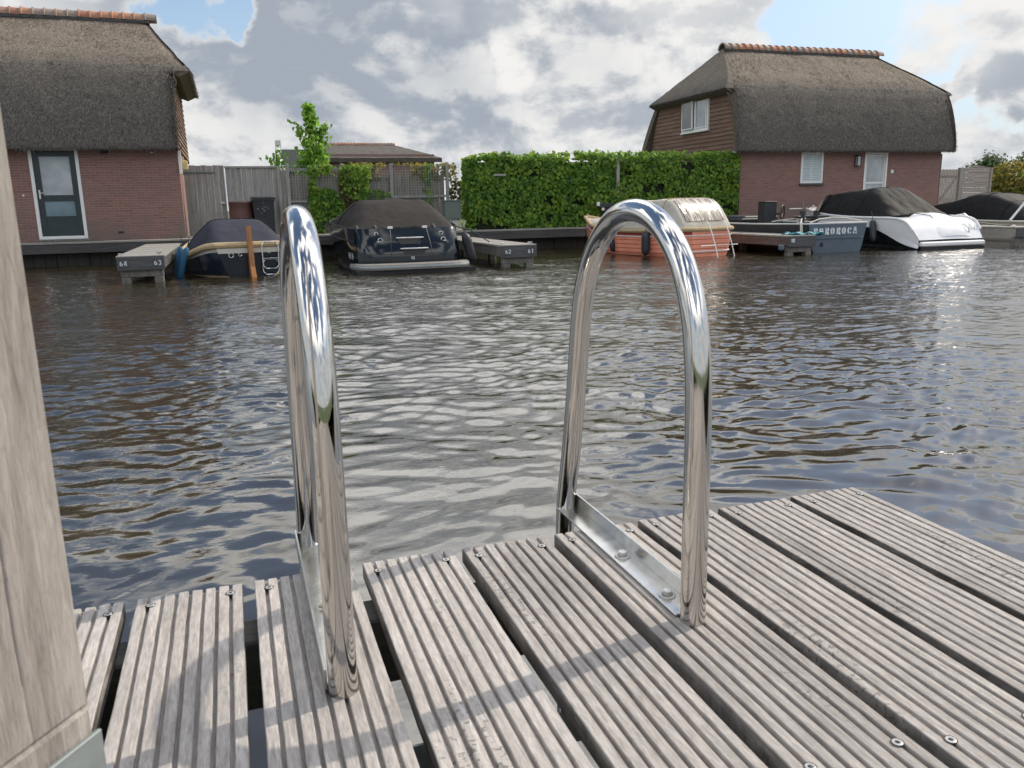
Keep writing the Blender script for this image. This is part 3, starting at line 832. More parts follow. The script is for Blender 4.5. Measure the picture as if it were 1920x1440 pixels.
def wall_with_holes(Lb, H, holes, y=0.0, th=.11):
    """front wall split into panels round the openings, reveals included"""
    mb = MB(); xs = sorted({0., Lb} | {h[0] for h in holes} | {h[2] for h in holes}); zs = sorted({-.25, H} | {h[1] for h in holes} | {h[3] for h in holes})
    for i in range(len(xs)-1):
        for j in range(len(zs)-1):
            cx, cz = (xs[i]+xs[i+1])/2, (zs[j]+zs[j+1])/2
            if any(h[0] < cx < h[2] and h[1] < cz < h[3] for h in holes): continue
            mb.add([(xs[i],y,zs[j]),(xs[i+1],y,zs[j]),(xs[i+1],y,zs[j+1]),(xs[i],y,zs[j+1])], [(0,1,2,3)])
    for a, b, c, d in holes:
        mb.add([(a,y,b),(c,y,b),(c,y,d),(a,y,d),(a,y+th,b),(c,y+th,b),(c,y+th,d),(a,y+th,d)], [(0,1,5,4),(1,2,6,5),(2,3,7,6),(3,0,4,7)])
    return mb
def frame(mb, x0, z0, x1, z1, w, y0, y1, mi=0, bev=.004, sill=True):
    mb.box((x0,y0,z0),(x0+w,y1,z1),mi,bev); mb.box((x1-w,y0,z0),(x1,y1,z1),mi,bev); mb.box((x0+w,y0+.001,z1-w),(x1-w,y1-.001,z1),mi,bev)
    if sill: mb.box((x0+w,y0+.001,z0),(x1-w,y1-.001,z0+w),mi,bev)
def gable(side, Lb, D=5.9, Hb=2.24):
    """brick below, boarding above; side 0 at x=0, side 1 at x=Lb"""
    x = 0 if not side else Lb
    mb = MB(); mb.add([(x,0,-.25),(x,D,-.25),(x,D,Hb),(x,0,Hb)], [(0,1,2,3)])
    pr = [(.0,Hb),(.16,2.9),(.36,3.5),(.58,3.98),(.80,4.25)]
    cl = MB(); n = 15; s = -1 if not side else 1
    def yat(z):
        for (y0,z0),(y1,z1) in zip(pr, pr[1:]):
            if z0 <= z <= z1: return lerp(y0,y1,(z-z0)/(z1-z0))
        return pr[-1][0]
    for i in range(n):
        z0, z1 = lerp(Hb, 4.25, i/n), lerp(Hb, 4.25, (i+1)/n)
        a, b = yat(z0)-.02, yat(z1)-.02
        o0, o1 = x+s*.052, x+s*.022                          # lapped boards: proud at the lower edge
        cl.add([(o0,a,z0),(o0,D-a,z0),(o1,D-b,z1+.004),(o1,b,z1+.004),(x+s*.002,a,z0),(x+s*.002,D-a,z0)], [(0,1,2,3),(0,1,5,4)])
    return mb, cl
def house(name, label, x0, x1, ovl, ovr, hl, hr, holes, seed, group, kl=.1, kr=.1):
    Lb = x1-x0
    h = thing(name, label, 'house', (x0, FY, QUAY), 0, group)
    wall_with_holes(Lb, 2.36, holes).build('wall', M['brick'], h, fix=False)
    mb = MB(); mb.add([(0,5.9,-.25),(Lb,5.9,-.25),(Lb,5.9,2.3),(0,5.9,2.3)], [(0,1,2,3)]); mb.build('wall', M['brick'], h)
    for s in (0, 1):
        g, c = gable(s, Lb); g.build('gable_wall', M['brick_side'], h); c.build('weatherboarding', M['cladding'], h)
    mb = MB(); mb.box((.15,.3,-.1),(Lb-.15,.34,2.2)); mb.box((.3,.8,2.25),(Lb-.3,5.2,2.3)); mb.build('interior', M['inside'], h)
    mb, rd = thatch_roof(Lb, ovl, ovr, hl, hr, kl, kr, straw_seed=seed)
    straw_fringe(mb, [(-ovl,-.33,2.21),(Lb/2,-.33,2.21),(Lb+ovr,-.33,2.21)], (0,.05,-1), 2600, seed, .05)
    for s, e in ((0,-hl),(1,Lb+hr)):
        straw_fringe(mb, [(e,.45,4.17),(e,2.9,4.17),(e,5.4,4.17)], ((-.6 if s==0 else .6),0,-.8), 1600, seed+s, .09)
        ee = -ovl if s == 0 else Lb+ovr
        straw_fringe(mb, [(ee,-.33,2.25),(ee,-.2,2.9),(ee,.02,3.5),(ee,.28,4.0)], ((-1 if s==0 else 1),0,-.5), 700, seed+3+s, .05)
    straw_surface(mb, Lb, seed)
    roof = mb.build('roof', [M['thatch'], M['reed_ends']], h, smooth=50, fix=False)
    ridge_cap(rd[0], rd[1], rd[2], rd[3]+.03, roof, seed)
    return h, roof
# --- house at the left
hl_x0, hl_x1 = -9.3, -1.08
dx0, dx1 = -4.46-hl_x0, -3.37-hl_x0
hL, roofL = house('thatched_house', 'thatched brick house at the left with a dark green glazed door', hl_x0, hl_x1, .3, .04, .3, .46,
    [(dx0, .06, dx1, 2.27)], 3, 'thatched houses along the far quay', .1, .0)
mb = MB(); frame(mb, dx0, .06, dx1, 2.27, .075, -.012, .085, sill=False); mb.box((dx0+.075,-.03,.06),(dx1-.075,.085,.135),bev=.004)
mb.build('door_frame', M['white_paint'], hL)
a, b = dx0+.082, dx1-.082
mb = MB(); y0, y1 = .035, .08
mb.box((a,y0,.14),(a+.13,y1,2.19),bev=.003); mb.box((b-.13,y0,.14),(b,y1,2.19),bev=.003)
for z0, z1 in ((.14,.62),(.98,1.13),(2.05,2.19)): mb.box((a+.13,y0+.001,z0),(b-.13,y1-.001,z1),bev=.003)
dr = mb.build('door', M['green_paint'], hL)
mb = MB(); mb.box((a+.13,.055,1.13),(b-.13,.062,2.05)); mb.build('pane', M['glass_pale'], dr)
mb = MB(); mb.box((a+.13,.055,.62),(b-.13,.062,.98)); mb.build('pane', M['glass_teal'], dr)
mb = MB(); mb.box((a+.035,.018,1.04),(a+.075,.033,1.26),bev=.003); mb.tube([(a+.055,.02,1.18),(a+.055,-.03,1.18),(a+.17,-.035,1.18)], .009, 8)
mb.build('handle', M['steel_far'], dr)
mb = MB(); mb.box((dx0-.06,-.10,.0),(dx1+.06,-.001,.055),bev=.01); mb.build('doorstep', M['pile'], hL)
mb = MB(); mb.box((6.63,-.004,.16),(6.76,.03,.215)); mb.build('air_vent', M['black'], hL)
mb = MB(); mb.box((6.45,-.10,2.12),(6.62,-.002,2.24),bev=.01); mb.box((6.49,-.16,2.14),(6.58,-.1,2.2),bev=.01); mb.build('floodlight', M['black'], hL)
mb = MB(); mb.lathe([(.03,0),(.035,.02),(.02,.03)], (7.62,-.06,2.13), 12); mb.build('eave_lamp', M['white_paint'], hL, smooth=True)
mb = MB(); mb.lathe([(.028,-.02),(.03,-.012),(.012,-.0)], (dx0-.21,0,1.13), 14, axis='y'); mb.build('doorbell', M['steel_far'], hL, smooth=True)
# house digit beside the door
def stroke_text(mb, txt, h, at, axes, th=.004, wide=.62, gap=.22, weight=.17, stencil=False, mi=0):
    """letters from strokes: at = lower left, axes = (right, up, out)"""
    rt, up, ot = (Vector(a) for a in axes); at = Vector(at); pen = 0.
    def quad(x0, y0, x1, y1):
        vs = []
        for d in (0, th):
            for x, y in ((x0,y0),(x1,y0),(x1,y1),(x0,y1)): vs.append(at + rt*(pen+x)*h + up*y*h + ot*(d+.0006))
        mb.add(vs, [(4,5,6,7),(0,1,5,4),(1,2,6,5),(2,3,7,6),(3,0,4,7)], mi)
    def arc(cx, cy, rx, ry, a0, a1, w=weight, n=14):
        for k in range(n):
            p, q = R(lerp(a0,a1,k/n)), R(lerp(a0,a1,(k+1)/n)); vs = []
            for d in (0, th):
                for (ax_, ay_, ang) in ((rx,ry,p),(rx,ry,q),(rx-w,ry-w*.75,q),(rx-w,ry-w*.75,p)):
                    vs.append(at + rt*(pen+cx+ax_*math.cos(ang))*h + up*(cy+ay_*math.sin(ang))*h + ot*(d+.0006))
            mb.add(vs, [(4,5,6,7),(0,1,5,4),(2,3,7,6),(3,0,4,7),(1,2,6,5)], mi)
    W_, w = wide, weight; g = 9 if stencil else 0
    for ch in txt:
        if ch in 'O0':
            arc(W_/2,.5,W_/2,.5,90+g*2,270-g*2); arc(W_/2,.5,W_/2,.5,-90+g*2,90-g*2)
        elif ch == 'C':
            arc(W_/2,.5,W_/2,.5,90+g*2,270-g*2); arc(W_/2,.5,W_/2,.5,32,90-g*2); arc(W_/2,.5,W_/2,.5,-90+g*2,-32)
            if stencil: quad(W_-w*.8,.62,W_,.84)
        elif ch in 'PR':
            s = .10 if stencil else 0
            quad(s*.9,0,s*.9+w,1)
            if stencil: quad(-.02,.9,s*.9+w+.02,1.); quad(-.02,0,s*.9+w+.06,.1)
            x0 = s*.9+w+(.05 if stencil else 0)
            quad(x0,1-w*.75,W_*.6,1); quad(x0,.44,W_*.6,.44+w*.75); arc(W_*.6,.72,W_*.42,.28,-90,90)
            if ch == 'R':
                vs = []
                for d in (0, th):
                    for x, y in ((W_*.52,.42),(W_*.52+w*1.05,.42),(W_*1.06,0),(W_*1.06-w*1.1,0)): vs.append(at + rt*(pen+x)*h + up*y*h + ot*(d+.0006))
                mb.add(vs, [(4,5,6,7),(0,1,5,4),(1,2,6,5),(2,3,7,6),(3,0,4,7)], mi)
        elif ch == 'A':
            for sx in (0, 1):
                vs = []
                for d in (0, th):
                    pts = ((0,0),(w*1.0,0),(W_/2-.02,.9),(W_/2-.02,1.0),(W_/2-w*.5,1.0)) if sx == 0 else ((W_,0),(W_-w*1.2,0),(W_/2+.02,.9),(W_/2+.02,1.0),(W_/2+w*.6,1.0))
                    for x, y in pts: vs.append(at + rt*(pen+x)*h + up*y*h + ot*(d+.0006))
                mb.add(vs, [(5,6,7,8,9)]+[(i,(i+1)%5,5+(i+1)%5,5+i) for i in range(5)], mi)
            quad(W_*.27,.24,W_*.73,.24+w*.7)
            if stencil: quad(-.06,0,w*1.2,.08); quad(W_-w*1.5,0,W_+.06,.08)
        elif ch == '6':
            arc(W_/2,.31,W_/2,.31,0,360); arc(W_*.98,.42,W_*.98,.58,118,180)
        elif ch == '4':
            quad(W_*.58,0,W_*.58+w,1); quad(0,.22,W_,.22+w*.85)
            vs = []
            for d in (0, th):
                for x, y in ((0,.22+w*.8),(w*1.0,.22+w*.8),(W_*.58+.03,.98),(W_*.58-w*.45,1)): vs.append(at + rt*(pen+x)*h + up*y*h + ot*(d+.0006))
            mb.add(vs, [(4,5,6,7),(0,1,5,4),(1,2,6,5),(2,3,7,6),(3,0,4,7)], mi)
        elif ch == '3':
            arc(W_*.46,.73,W_*.5,.27,-90,150); arc(W_*.46,.29,W_*.54,.30,-150,90)
        elif ch == '2':
            quad(0,0,W_,w*.85); arc(W_/2,.70,W_/2,.30,-10,170)
            vs = []
            for d in (0, th):
                for x, y in ((0,w*.8),(w*1.3,w*.8),(W_,.66),(W_-w,.62)): vs.append(at + rt*(pen+x)*h + up*y*h + ot*(d+.0006))
            mb.add(vs, [(4,5,6,7),(0,1,5,4),(1,2,6,5),(2,3,7,6),(3,0,4,7)], mi)
        elif ch == '1':
            quad(W_*.42,0,W_*.42+w,1); quad(W_*.2,.78,W_*.44,.78+w*.8)
        elif ch == '5':
            quad(.04,.9-w*.2,W_,1); quad(.02,.5,.02+w,1); arc(W_*.46,.31,W_*.54,.31,-150,110)
        elif ch == '-':
            quad(.05,.42,W_*.6,.42+w)
        pen += W_ + gap
    return mb
mb = MB(); stroke_text(mb, '5', .16, (dx0-.55, -.012, 1.50), ((1,0,0),(0,0,1),(0,-1,0)), .01); mb.build('house_number', M['black'], hL)
# little wooden bracket and a yellowish lamp on the gable corner
mb = MB(); mb.box((8.225,-.06,1.62),(8.30,-.02,2.2),bev=.004); mb.build('corner_board', M['white_paint'], hL)
mb = MB(); mb.box((8.24,.02,1.72),(8.44,.14,1.95),bev=.02); mb.tube([(8.25,.08,2.05),(8.34,.08,2.05),(8.34,.08,1.94)],.012,8); mb.build('lantern', M['lampshade'], hL)

# --- house at the right
hr_x0, hr_x1 = 15.66, 23.86
w0, w1 = 17.98-hr_x0, 18.86-hr_x0
d0, d1 = 20.56-hr_x0, 21.52-hr_x0
hR, roofR = house('thatched_house', 'thatched brick house at the right with a white shuttered window and boarded gable', hr_x0, hr_x1, .36, .28, .36, .62,
    [(w0, 1.20, w1, 2.2), (d0, .06, d1, 2.2)], 8, 'thatched houses along the far quay', .06, .48)
mb = MB(); frame(mb, w0, 1.2, w1, 2.2, .07, -.02, .07); fr = mb.build('window', M['white_paint'], hR)
mb = MB()
for a, b in ((w0+.075, (w0+w1)/2-.004), ((w0+w1)/2+.004, w1-.075)):
    frame(mb, a, 1.275, b, 2.125, .045, .02, .05)
    z = 1.33
    while z < 2.06:
        mb.box((a+.046,.028,z),(b-.046,.034,z+.05), M=Matrix.Translation((0,0,0))); mb.box((a+.046,.022,z+.002),(b-.046,.0275,z+.012)); z += .058
mb.build('shutter', M['shutter'], fr)
mb = MB(); mb.box((w0-.04,-.07,1.13),(w1+.04,-.001,1.195),bev=.008); mb.build('sill', M['mortar'], fr)
mb = MB(); frame(mb, d0, .06, d1, 2.2, .07, -.02, .07, sill=False); mb.build('door_frame', M['white_paint'], hR)
mb = MB(); a, b = d0+.075, d1-.075
frame(mb, a, .09, b, 2.12, .05, .02, .06); mb.box((a+.051,.021,1.16),(b-.051,.059,1.225),bev=.003); dr = mb.build('door', M['white_paint'], hR)
mb = MB(); mb.box((a+.05,.04,1.2),(b-.05,.046,2.07)); mb.box((a+.05,.04,.14),(b-.05,.046,1.17)); mb.build('pane', M['glass_pale'], dr)
mb = MB(); mb.box((a+.08,.036,1.25),(a+.095,.0395,2.03)); mb.box((b-.20,.036,1.25),(b-.185,.0395,2.03)); mb.build('blind', M['grey_paint'], dr)
mb = MB(); mb.box((4.47,-.02,1.74),(4.62,-.002,2.10),bev=.006); mb.box((4.46,-.17,2.06),(4.63,-.02,2.10),bev=.006); mb.box((4.46,-.17,1.74),(4.63,-.02,1.76),bev=.004)
for x in (4.463,4.617): mb.box((x-.003,-.165,1.76),(x+.009,-.155,2.06))
lm = mb.build('wall_lamp', M['black'], hR)
mb = MB(); mb.box((4.49,-.145,1.762),(4.60,-.03,2.05)); mb.build('lamp_glass', M['glass_pale'], lm)
mb = MB(); mb.box((6.02,-.04,1.50),(6.13,-.002,1.62),bev=.008); mb.build('switch_box', M['white_paint'], hR)
# gable window, one casement ajar
gw = thing('tmp', None, None); bpy.data.objects.remove(gw)
mb = MB()
def gbox(y0, z0, y1, z1, x0=-.10, x1=-.02, bev=.004, m=mb): m.box((x0,y0,z0),(x1,y1,z1),bev=bev)
gy0, gy1, gz0, gz1 = 1.84, 3.56, 3.06, 4.23
for a in ((gy0,gz0,gy0+.07,gz1),(gy1-.07,gz0,gy1,gz1),(2.66,gz0+.07,2.73,gz1-.07)): gbox(*a)
gbox(gy0+.07,gz0,gy1-.07,gz0+.07); gbox(gy0+.07,gz1-.07,gy1-.07,gz1); mb.box((-.14,gy0-.03,gz0-.05),(-.02,gy1+.03,gz0-.004),bev=.006)
gw = mb.build('gable_window', M['white_paint'], hR)
mb = MB()
for y0, y1 in ((1.935,2.655),):
    for a in ((y0,gz0+.075,y0+.042,gz1-.075),(y1-.042,gz0+.075,y1,gz1-.075),(y0+.042,gz0+.075,y1-.042,gz0+.12),(y0+.042,gz1-.12,y1-.042,gz1-.075)): mb.box((-.115,a[0],a[1]),(-.055,a[2],a[3]),bev=.003)
cs = mb.build('casement', M['white_paint'], gw)
mb = MB(); mb.box((-.085,1.99,gz0+.13),(-.08,2.60,gz1-.13)); mb.build('pane', M['glass_pale'], cs)
Mo = Matrix.Translation((-.10, 3.49, 0)) @ Matrix.Rotation(R(-2), 4, 'Z') @ Matrix.Translation((0, -3.49, 0))
mb = MB(); y0, y1 = 2.745, 3.485
for a in ((y0,gz0+.075,y0+.042,gz1-.075),(y1-.042,gz0+.075,y1,gz1-.075),(y0+.042,gz0+.075,y1-.042,gz0+.12),(y0+.042,gz1-.12,y1-.042,gz1-.075)): mb.box((-.05,a[0],a[1]),(.0,a[2],a[3]),bev=.003,M=Mo)
cs = mb.build('casement', M['white_paint'], gw)
mb = MB(); mb.box((-.03,2.80,gz0+.13),(-.025,3.43,gz1-.13),M=Mo); mb.build('pane', M['glass'], cs)
mb = MB(); mb.box((-.03,2.74,gz0+.07),(-.022,3.49,gz1-.07)); mb.build('pane', M['glass'], gw)
mb = MB(); mb.box((-.10,.14,2.16),(-.002,.26,2.26),bev=.01); mb.lathe([(.035,0),(.035,.13),(.02,.15)],(-.24,.30,2.19),12,axis='y'); mb.tube([(-.06,.2,2.21),(-.24,.33,2.21)],.014,8)
mb.build('security_camera', M['white_paint'], hR)
mb = MB(); mb.tube([(8.26,.06,.0),(8.26,.06,2.15)],.04,10); mb.build('downpipe', M['pile'], hR, smooth=True)

# ------------------------------------------------------------------ houses behind
def low_house(name, label, x0, x1, y, ridge0, ridge1, zr, ze, zw, D, mat_roof, cap, seed):
    h = thing(name, label, 'house', (x0, y, QUAY))
    L = x1-x0; mb = MB()
    mb.box((.5,.5,-.2),(L-.5,D-.5,ze+.3)); mb.build('wall', M['brick'] if cap else M['slate'], h)
    mb = MB(); NU = 60
    a, b = ridge0-x0, ridge1-x0
    for s in (0,1):
        rows = []
        for i in range(25):
            t = i/24; e0, e1 = lerp(0,a,t), lerp(L,b,t); yy = lerp(0,D/2,t); zz = lerp(ze, zr, t**.93)
            rows.append([(lerp(e0,e1,j/NU), yy if not s else D-yy, zz) for j in range(NU+1)])
        mb.grid(rows, flip=bool(s))
        e = rows[0]; mb.grid([[(p[0], p[1]+(.5 if not s else -.5), p[2]-.15) for p in e], [(p[0],p[1],p[2]-.32) for p in e], e])
    for s in (0,1):
        rows = []
        for i in range(25):
            t = i/24; e = lerp(0,a,t) if not s else lerp(L,b,t); yy = lerp(0,D/2,t); zz = lerp(ze, zr, t**.93)
            rows.append([(e, lerp(yy,D-yy,j/30), zz) for j in range(31)])
        mb.grid(rows, flip=not s)
    V = np.array(mb.v); V[:,2] += fbm(V*np.array([3,3,3]), 3, seed)*.10; mb.v = V.tolist()
    rf = mb.build('roof', mat_roof, h, smooth=50)
    if cap: ridge_cap(a, b, D/2, zr+.03, rf, seed)
    return h
low_house('thatched_house', 'distant low thatched roof with tiled ridge showing above the mesh fence', 6.9, 16.2, 64, 7.9, 13.5, 6.35-QUAY, 5.0-QUAY, 4, 11, M['thatch_far'], True, 5)
def slate_house():
    h = thing('slate_house', 'distant dark slate roof with a grey gable verge behind the sapling', 'house', (4.0, 61.5, QUAY))
    mb = MB(); mb.box((.3,.4,-.2),(2.9,7.6,3.6)); mb.build('wall', M['slate'], h)
    mb = MB(); mb.add([(.0,-.1,3.3),(3.2,-.1,3.3),(3.2,4,5.1),(.0,4,5.1),(0,8.1,3.3),(3.2,8.1,3.3),(0,-.1,3.15),(3.2,-.1,3.15)], [(0,1,2,3),(3,2,5,4),(0,1,7,6)])
    rf = mb.build('roof', M['slate'], h)
    mb = MB(); 
    for s in (1,-1):
        ya, yb = (4 - s*4.3), 4
        mb.add([(-.18,ya,3.25),(.12,ya,3.25),(.12,yb,5.45),(-.18,yb,5.45),(-.18,ya,2.9),(.12,ya,2.9),(.12,yb,5.0),(-.18,yb,5.0)], [(0,1,2,3),(4,5,6,7),(0,3,7,4),(1,2,6,5),(0,1,5,4)])
    mb.box((-.2,3.72,5.0),(.2,4.28,5.75),bev=.02)
    mb.build('verge_board', M['grey_paint'], h)
slate_house()

# ------------------------------------------------------------------ leaves
def leaf_mesh(name, P, N, S, mat, parent=None, droop=.3, seed=0, loc=(0,0,0)):
    """pointed leaves (two bent triangles pairs) at points P with outward normals N and sizes S; one mesh"""
    rg = np.random.default_rng(seed); n = len(P)
    P = np.asarray(P, float); N = np.asarray(N, float)
    N = N + rg.normal(0, .55, (n,3)); N /= np.linalg.norm(N, axis=1)[:,None]
    dn = np.array([0,0,-1.]) + rg.normal(0, .55, (n,3))
    T = dn - N*(dn*N).sum(1)[:,None]; T /= np.linalg.norm(T, axis=1)[:,None]
    B = np.cross(N, T); S = np.asarray(S)[:,None]
    base = P - T*S*.35; tip = P + T*S*.75 - N*S*.18*droop*3
    l = P + B*S*.48 + N*S*.10; r = P - B*S*.48 + N*S*.10
    V = np.stack([base, l, tip, r], 1).reshape(-1, 3)
    F = np.arange(n*4).reshape(n, 4)
    tri = np.stack([F[:,[0,1,2]], F[:,[0,2,3]]], 1).reshape(-1, 3)
    me = bpy.data.meshes.new(name)
    me.vertices.add(len(V)); me.vertices.foreach_set('co', V.ravel())
    me.loops.add(tri.size); me.loops.foreach_set('vertex_index', tri.ravel().astype(np.int32))
    me.polygons.add(len(tri)); me.polygons.foreach_set('loop_start', np.arange(0, tri.size, 3, dtype=np.int32)); me.polygons.foreach_set('loop_total', np.full(len(tri), 3, dtype=np.int32))
    me.update(calc_edges=True)
    a = me.attributes.new('rnd', 'FLOAT', 'FACE'); a.data.foreach_set('value', np.repeat(rg.random(n), 2).astype(np.float32))
    me.materials.append(mat)
    o = bpy.data.objects.new(name, me); COL.objects.link(o); o.parent = parent; o.location = loc
    return o

# ------------------------------------------------------------------ ivy hedge
def ivy_hedge():
    x0, x1, y0, y1 = 6.55, 15.52, 22.98, 23.5
    h = thing('ivy_hedge', 'long clipped green ivy hedge between the mesh fence and the right house', 'hedge', (x0, y0, QUAY))
    L, D, H = x1-x0, y1-y0, 2.02
    rg = np.random.default_rng(3)
    n = 15500
    u = rg.random(n)*L; v = rg.random(n)**.95*(H+.02)
    P = np.stack([u, np.zeros(n), v], 1)
    wob = fbm(np.stack([u*1.3, v*1.3, u*0], 1), 3, 2)*.34
    P[:,1] = wob + rg.random(n)*.12 - .05
    topw = fbm(np.stack([u*1.1, u*0, u*0], 1), 3, 4)*.20 + .06*u/L
    P[:,2] = v*(1+topw/H)
    N = np.tile([0,-1,.35], (n,1))
    m = 4200
    u2 = rg.random(m)*L; d2 = rg.random(m)*D
    t2 = fbm(np.stack([u2*1.1, u2*0, u2*0], 1), 3, 4)*.20 + .06*u2/L
    P2 = np.stack([u2, d2, H + t2 + rg.random(m)**2.5*.20 - .05], 1); N2 = np.tile([0,-.25,1], (m,1))
    e = 1200
    P3 = np.stack([rg.random(e)*.12-.06, rg.random(e)*D, rg.random(e)*H], 1); N3 = np.tile([-1,-.2,.2], (e,1))
    P4 = np.stack([L + rg.random(e)*.10-.05, rg.random(e)*D, rg.random(e)*H], 1); N4 = np.tile([1,-.2,.2], (e,1))
    sh = []                                  # stray shoots above the trim line
    for _ in range(46):
        ux = rg.random()*L; uy = rg.random()*D*.8; hh = rg.uniform(.06,.24)
        for q in np.linspace(0, 1, int(4+hh*30)): sh.append((ux+rg.normal(0,.02)+q*rg.normal(0,.04), uy+rg.normal(0,.02), H+.05+q*hh))
    P5 = np.array(sh); N5 = np.tile([0,-.6,.6], (len(P5),1))
    Pa = np.concatenate([P,P2,P3,P4,P5]); Na = np.concatenate([N,N2,N3,N4,N5])
    thin = fbm(Pa*np.array([1.9,.5,2.4])+3.3, 4, 77) + .10*np.clip(Pa[:,2]/.7, 0, 1)
    dip = H - .22*np.exp(-Pa[:,0]/.55)            # the top falls away at the free end
    ok_ = (thin > -.085 + .05*rg.random(len(Pa))) & (Pa[:,2] < dip + .22)
    Pa, Na = Pa[ok_], Na[ok_]
    keep = ~((np.abs(Pa[:,0]-4.72) < .05) & (Pa[:,2] > H-.42) & (Pa[:,2] < H-.02))
    Pa, Na = Pa[keep], Na[keep]
    leaf_mesh('foliage', Pa, Na, rg.uniform(.05,.13,len(Pa)), M['leaf_hedge'], h, seed=4)
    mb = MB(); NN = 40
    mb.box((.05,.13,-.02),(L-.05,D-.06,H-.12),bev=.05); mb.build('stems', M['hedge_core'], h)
    mb = MB(); mb.box((4.67,-.02,0),(4.77,.10,H-.03),bev=.006); mb.build('post', M['fence'], h)
    mb = MB(); mb.box((.75,-.07,H-.52),(1.12,.0,H-.46),bev=.006); mb.build('rail', M['fence'], h)
ivy_hedge()

# ------------------------------------------------------------------ board fence and gate
def plank_panel(w, hgt, n, seed, gap=.0025, jag=.01):
    mb = MB(); rg = random.Random(seed); pw = w/n
    for i in range(n):
        g = gap*rg.uniform(.3, 2.2)
        mb.box((i*pw+g/2, rg.uniform(-.006,.006), rg.uniform(0,.03)), ((i+1)*pw-g/2, .024, hgt+rg.uniform(-jag,jag)), bev=.003)
    return mb
FZ = QUAY
gate = thing('plank_gate', 'grey upright plank gate with a strap hinge against the left house', 'gate', (-1.02, 24.0, FZ))
plank_panel(1.02, 1.87, 7, 4).build('plank_panel', M['fence'], gate)
mb = MB(); mb.box((-.01,-.034,1.66),(.78,-.022,1.70),bev=.003); mb.box((-.03,-.05,1.63),(.03,-.02,1.73),bev=.004); mb.build('strap_hinge', M['box_green'], gate)
mb = MB(); mb.box((.86,-.05,.86),(.98,-.022,.90),bev=.004); mb.tube([(.92,-.05,.78),(.92,-.07,.86),(.92,-.05,.94)],.01,6); mb.build('latch', M['steel_far'], gate)
fen = thing('board_fence', 'grey board fence panel behind the two bins', 'fence', (.03, 23.95, FZ))
plank_panel(1.36, 1.80, 10, 9, .003, .006).build('plank_panel', M['fence'], fen)
mb = MB(); mb.box((-.02,-.05,1.80),(1.42,.06,1.85),bev=.006); mb.build('top_rail', M['fence'], fen)
mb = MB(); mb.box((1.34,-.07,0),(1.44,.05,1.80),bev=.006); mb.build('post', M['fence'], fen)
mb = MB(); mb.box((1.445,-.06,0),(1.585,.04,1.74),bev=.006); mb.build('post', M['fence'], fen)
mb = MB(); mb.box((-.06,-.03,0),(-.03,.05,1.86),bev=.004); mb.build('post', M['fence'], fen)

# ------------------------------------------------------------------ mesh fence with climbing ivy
mf = thing('mesh_fence', 'wire mesh fence on grey posts with a reed screen behind it', 'fence', (1.58, 23.75, FZ))
Lm = 4.95; Hm = 1.88
for x in (.02, 1.50, 2.88, 4.52):
    mb = MB(); mb.box((x,-.04,0),(x+.085,.04,Hm+.02),bev=.006); mb.build('post', M['fence'], mf)
for x0, x1, z in ((.1,1.5,1.72),(.1,1.5,.86),(2.965,4.52,.95)):
    mb = MB(); mb.box((x0,-.025,z),(x1,.025,z+.055),bev=.004); mb.build('rail', M['fence'], mf)
mb = MB(); wr = .0022
x = .1
while x < Lm:
    mb.box((x,-.052,.10),(x+wr*2,-.045,Hm-.02)); x += .075
z = .12
while z < Hm:
    mb.box((.06,-.0445,z),(Lm,-.038,z+wr*2)); z += .075
mb.build('wire_mesh', M['galv'], mf)
mb = MB(); rg = random.Random(5); x = .1
while x < 4.48:
    w = rg.uniform(.008,.02); mb.box((x, .08+rg.uniform(-.012,.012), .0), (x+w, .095, 1.62+rg.gauss(0,.05))); x += w+rg.uniform(0,.003)
M['reed'] = m_wood('grey_brown_reed_screen', (.12,.105,.088), (.25,.225,.19), (.38,.345,.29), 'z', .5, .003)
mb.build('reed_screen', M['reed'], mf)
def ivy_patch(name, label, x0, x1, z0, z1, y, n, mat, seed, thr=.0, fall=.15, cat='climbing plant', size=(.06,.12)):
    rg = np.random.default_rng(seed); P = []
    cand = np.stack([rg.uniform(x0,x1,n*3), np.zeros(n*3), rg.uniform(z0,z1,n*3)], 1)
    d = fbm(cand*np.array([1.5,1,1.5]), 3, seed)
    ed = np.minimum(np.minimum(cand[:,0]-x0, x1-cand[:,0])/max(.01,fall), 1)
    k = (d + .35*ed - .3) > thr
    P = cand[k][:n]; P[:,1] = rg.normal(0,.05,len(P))
    o = leaf_mesh(name, P-np.array([x0,0,z0]), np.tile([0,-1,.3],(len(P),1)), rg.uniform(*size,len(P)), mat, None, seed=seed, loc=(x0,y,z0))
    return tag(o, label, cat)
ivy_patch('climbing_ivy', 'dense bright green ivy covering the left bay of the mesh fence', 1.95, 3.15, .62, 2.46, 23.66, 1900, M['leaf_hedge'], 31, -.12, .3)
ivy_patch('climbing_ivy', 'russet and green ivy around the second fence post', 2.85, 3.55, .62, 2.45, 23.64, 420, M['leaf_red'], 33, -.02, .3)
ivy_patch('climbing_ivy', 'bright green ivy mixed with russet leaves between the second and third fence posts', 2.9, 3.9, .62, 2.45, 23.62, 620, M['leaf_hedge'], 34, -.04, .4)
ivy_patch('climbing_ivy', 'sparse green ivy low on the middle bay of the mesh fence', 3.2, 4.9, .62, 1.9, 23.72, 420, M['leaf_hedge'], 35, .0, .5)
ivy_patch('climbing_ivy', 'thin yellow green ivy trailing along the top of the mesh fence', 3.3, 6.5, 2.02, 2.52, 23.86, 640, M['leaf_bush'], 37, -.05, .1)
ivy_patch('climbing_ivy', 'narrow hanging green ivy strand in the right bay of the mesh fence', 5.35, 5.75, 1.0, 2.5, 23.8, 260, M['leaf_hedge'], 39, -.2, .12)
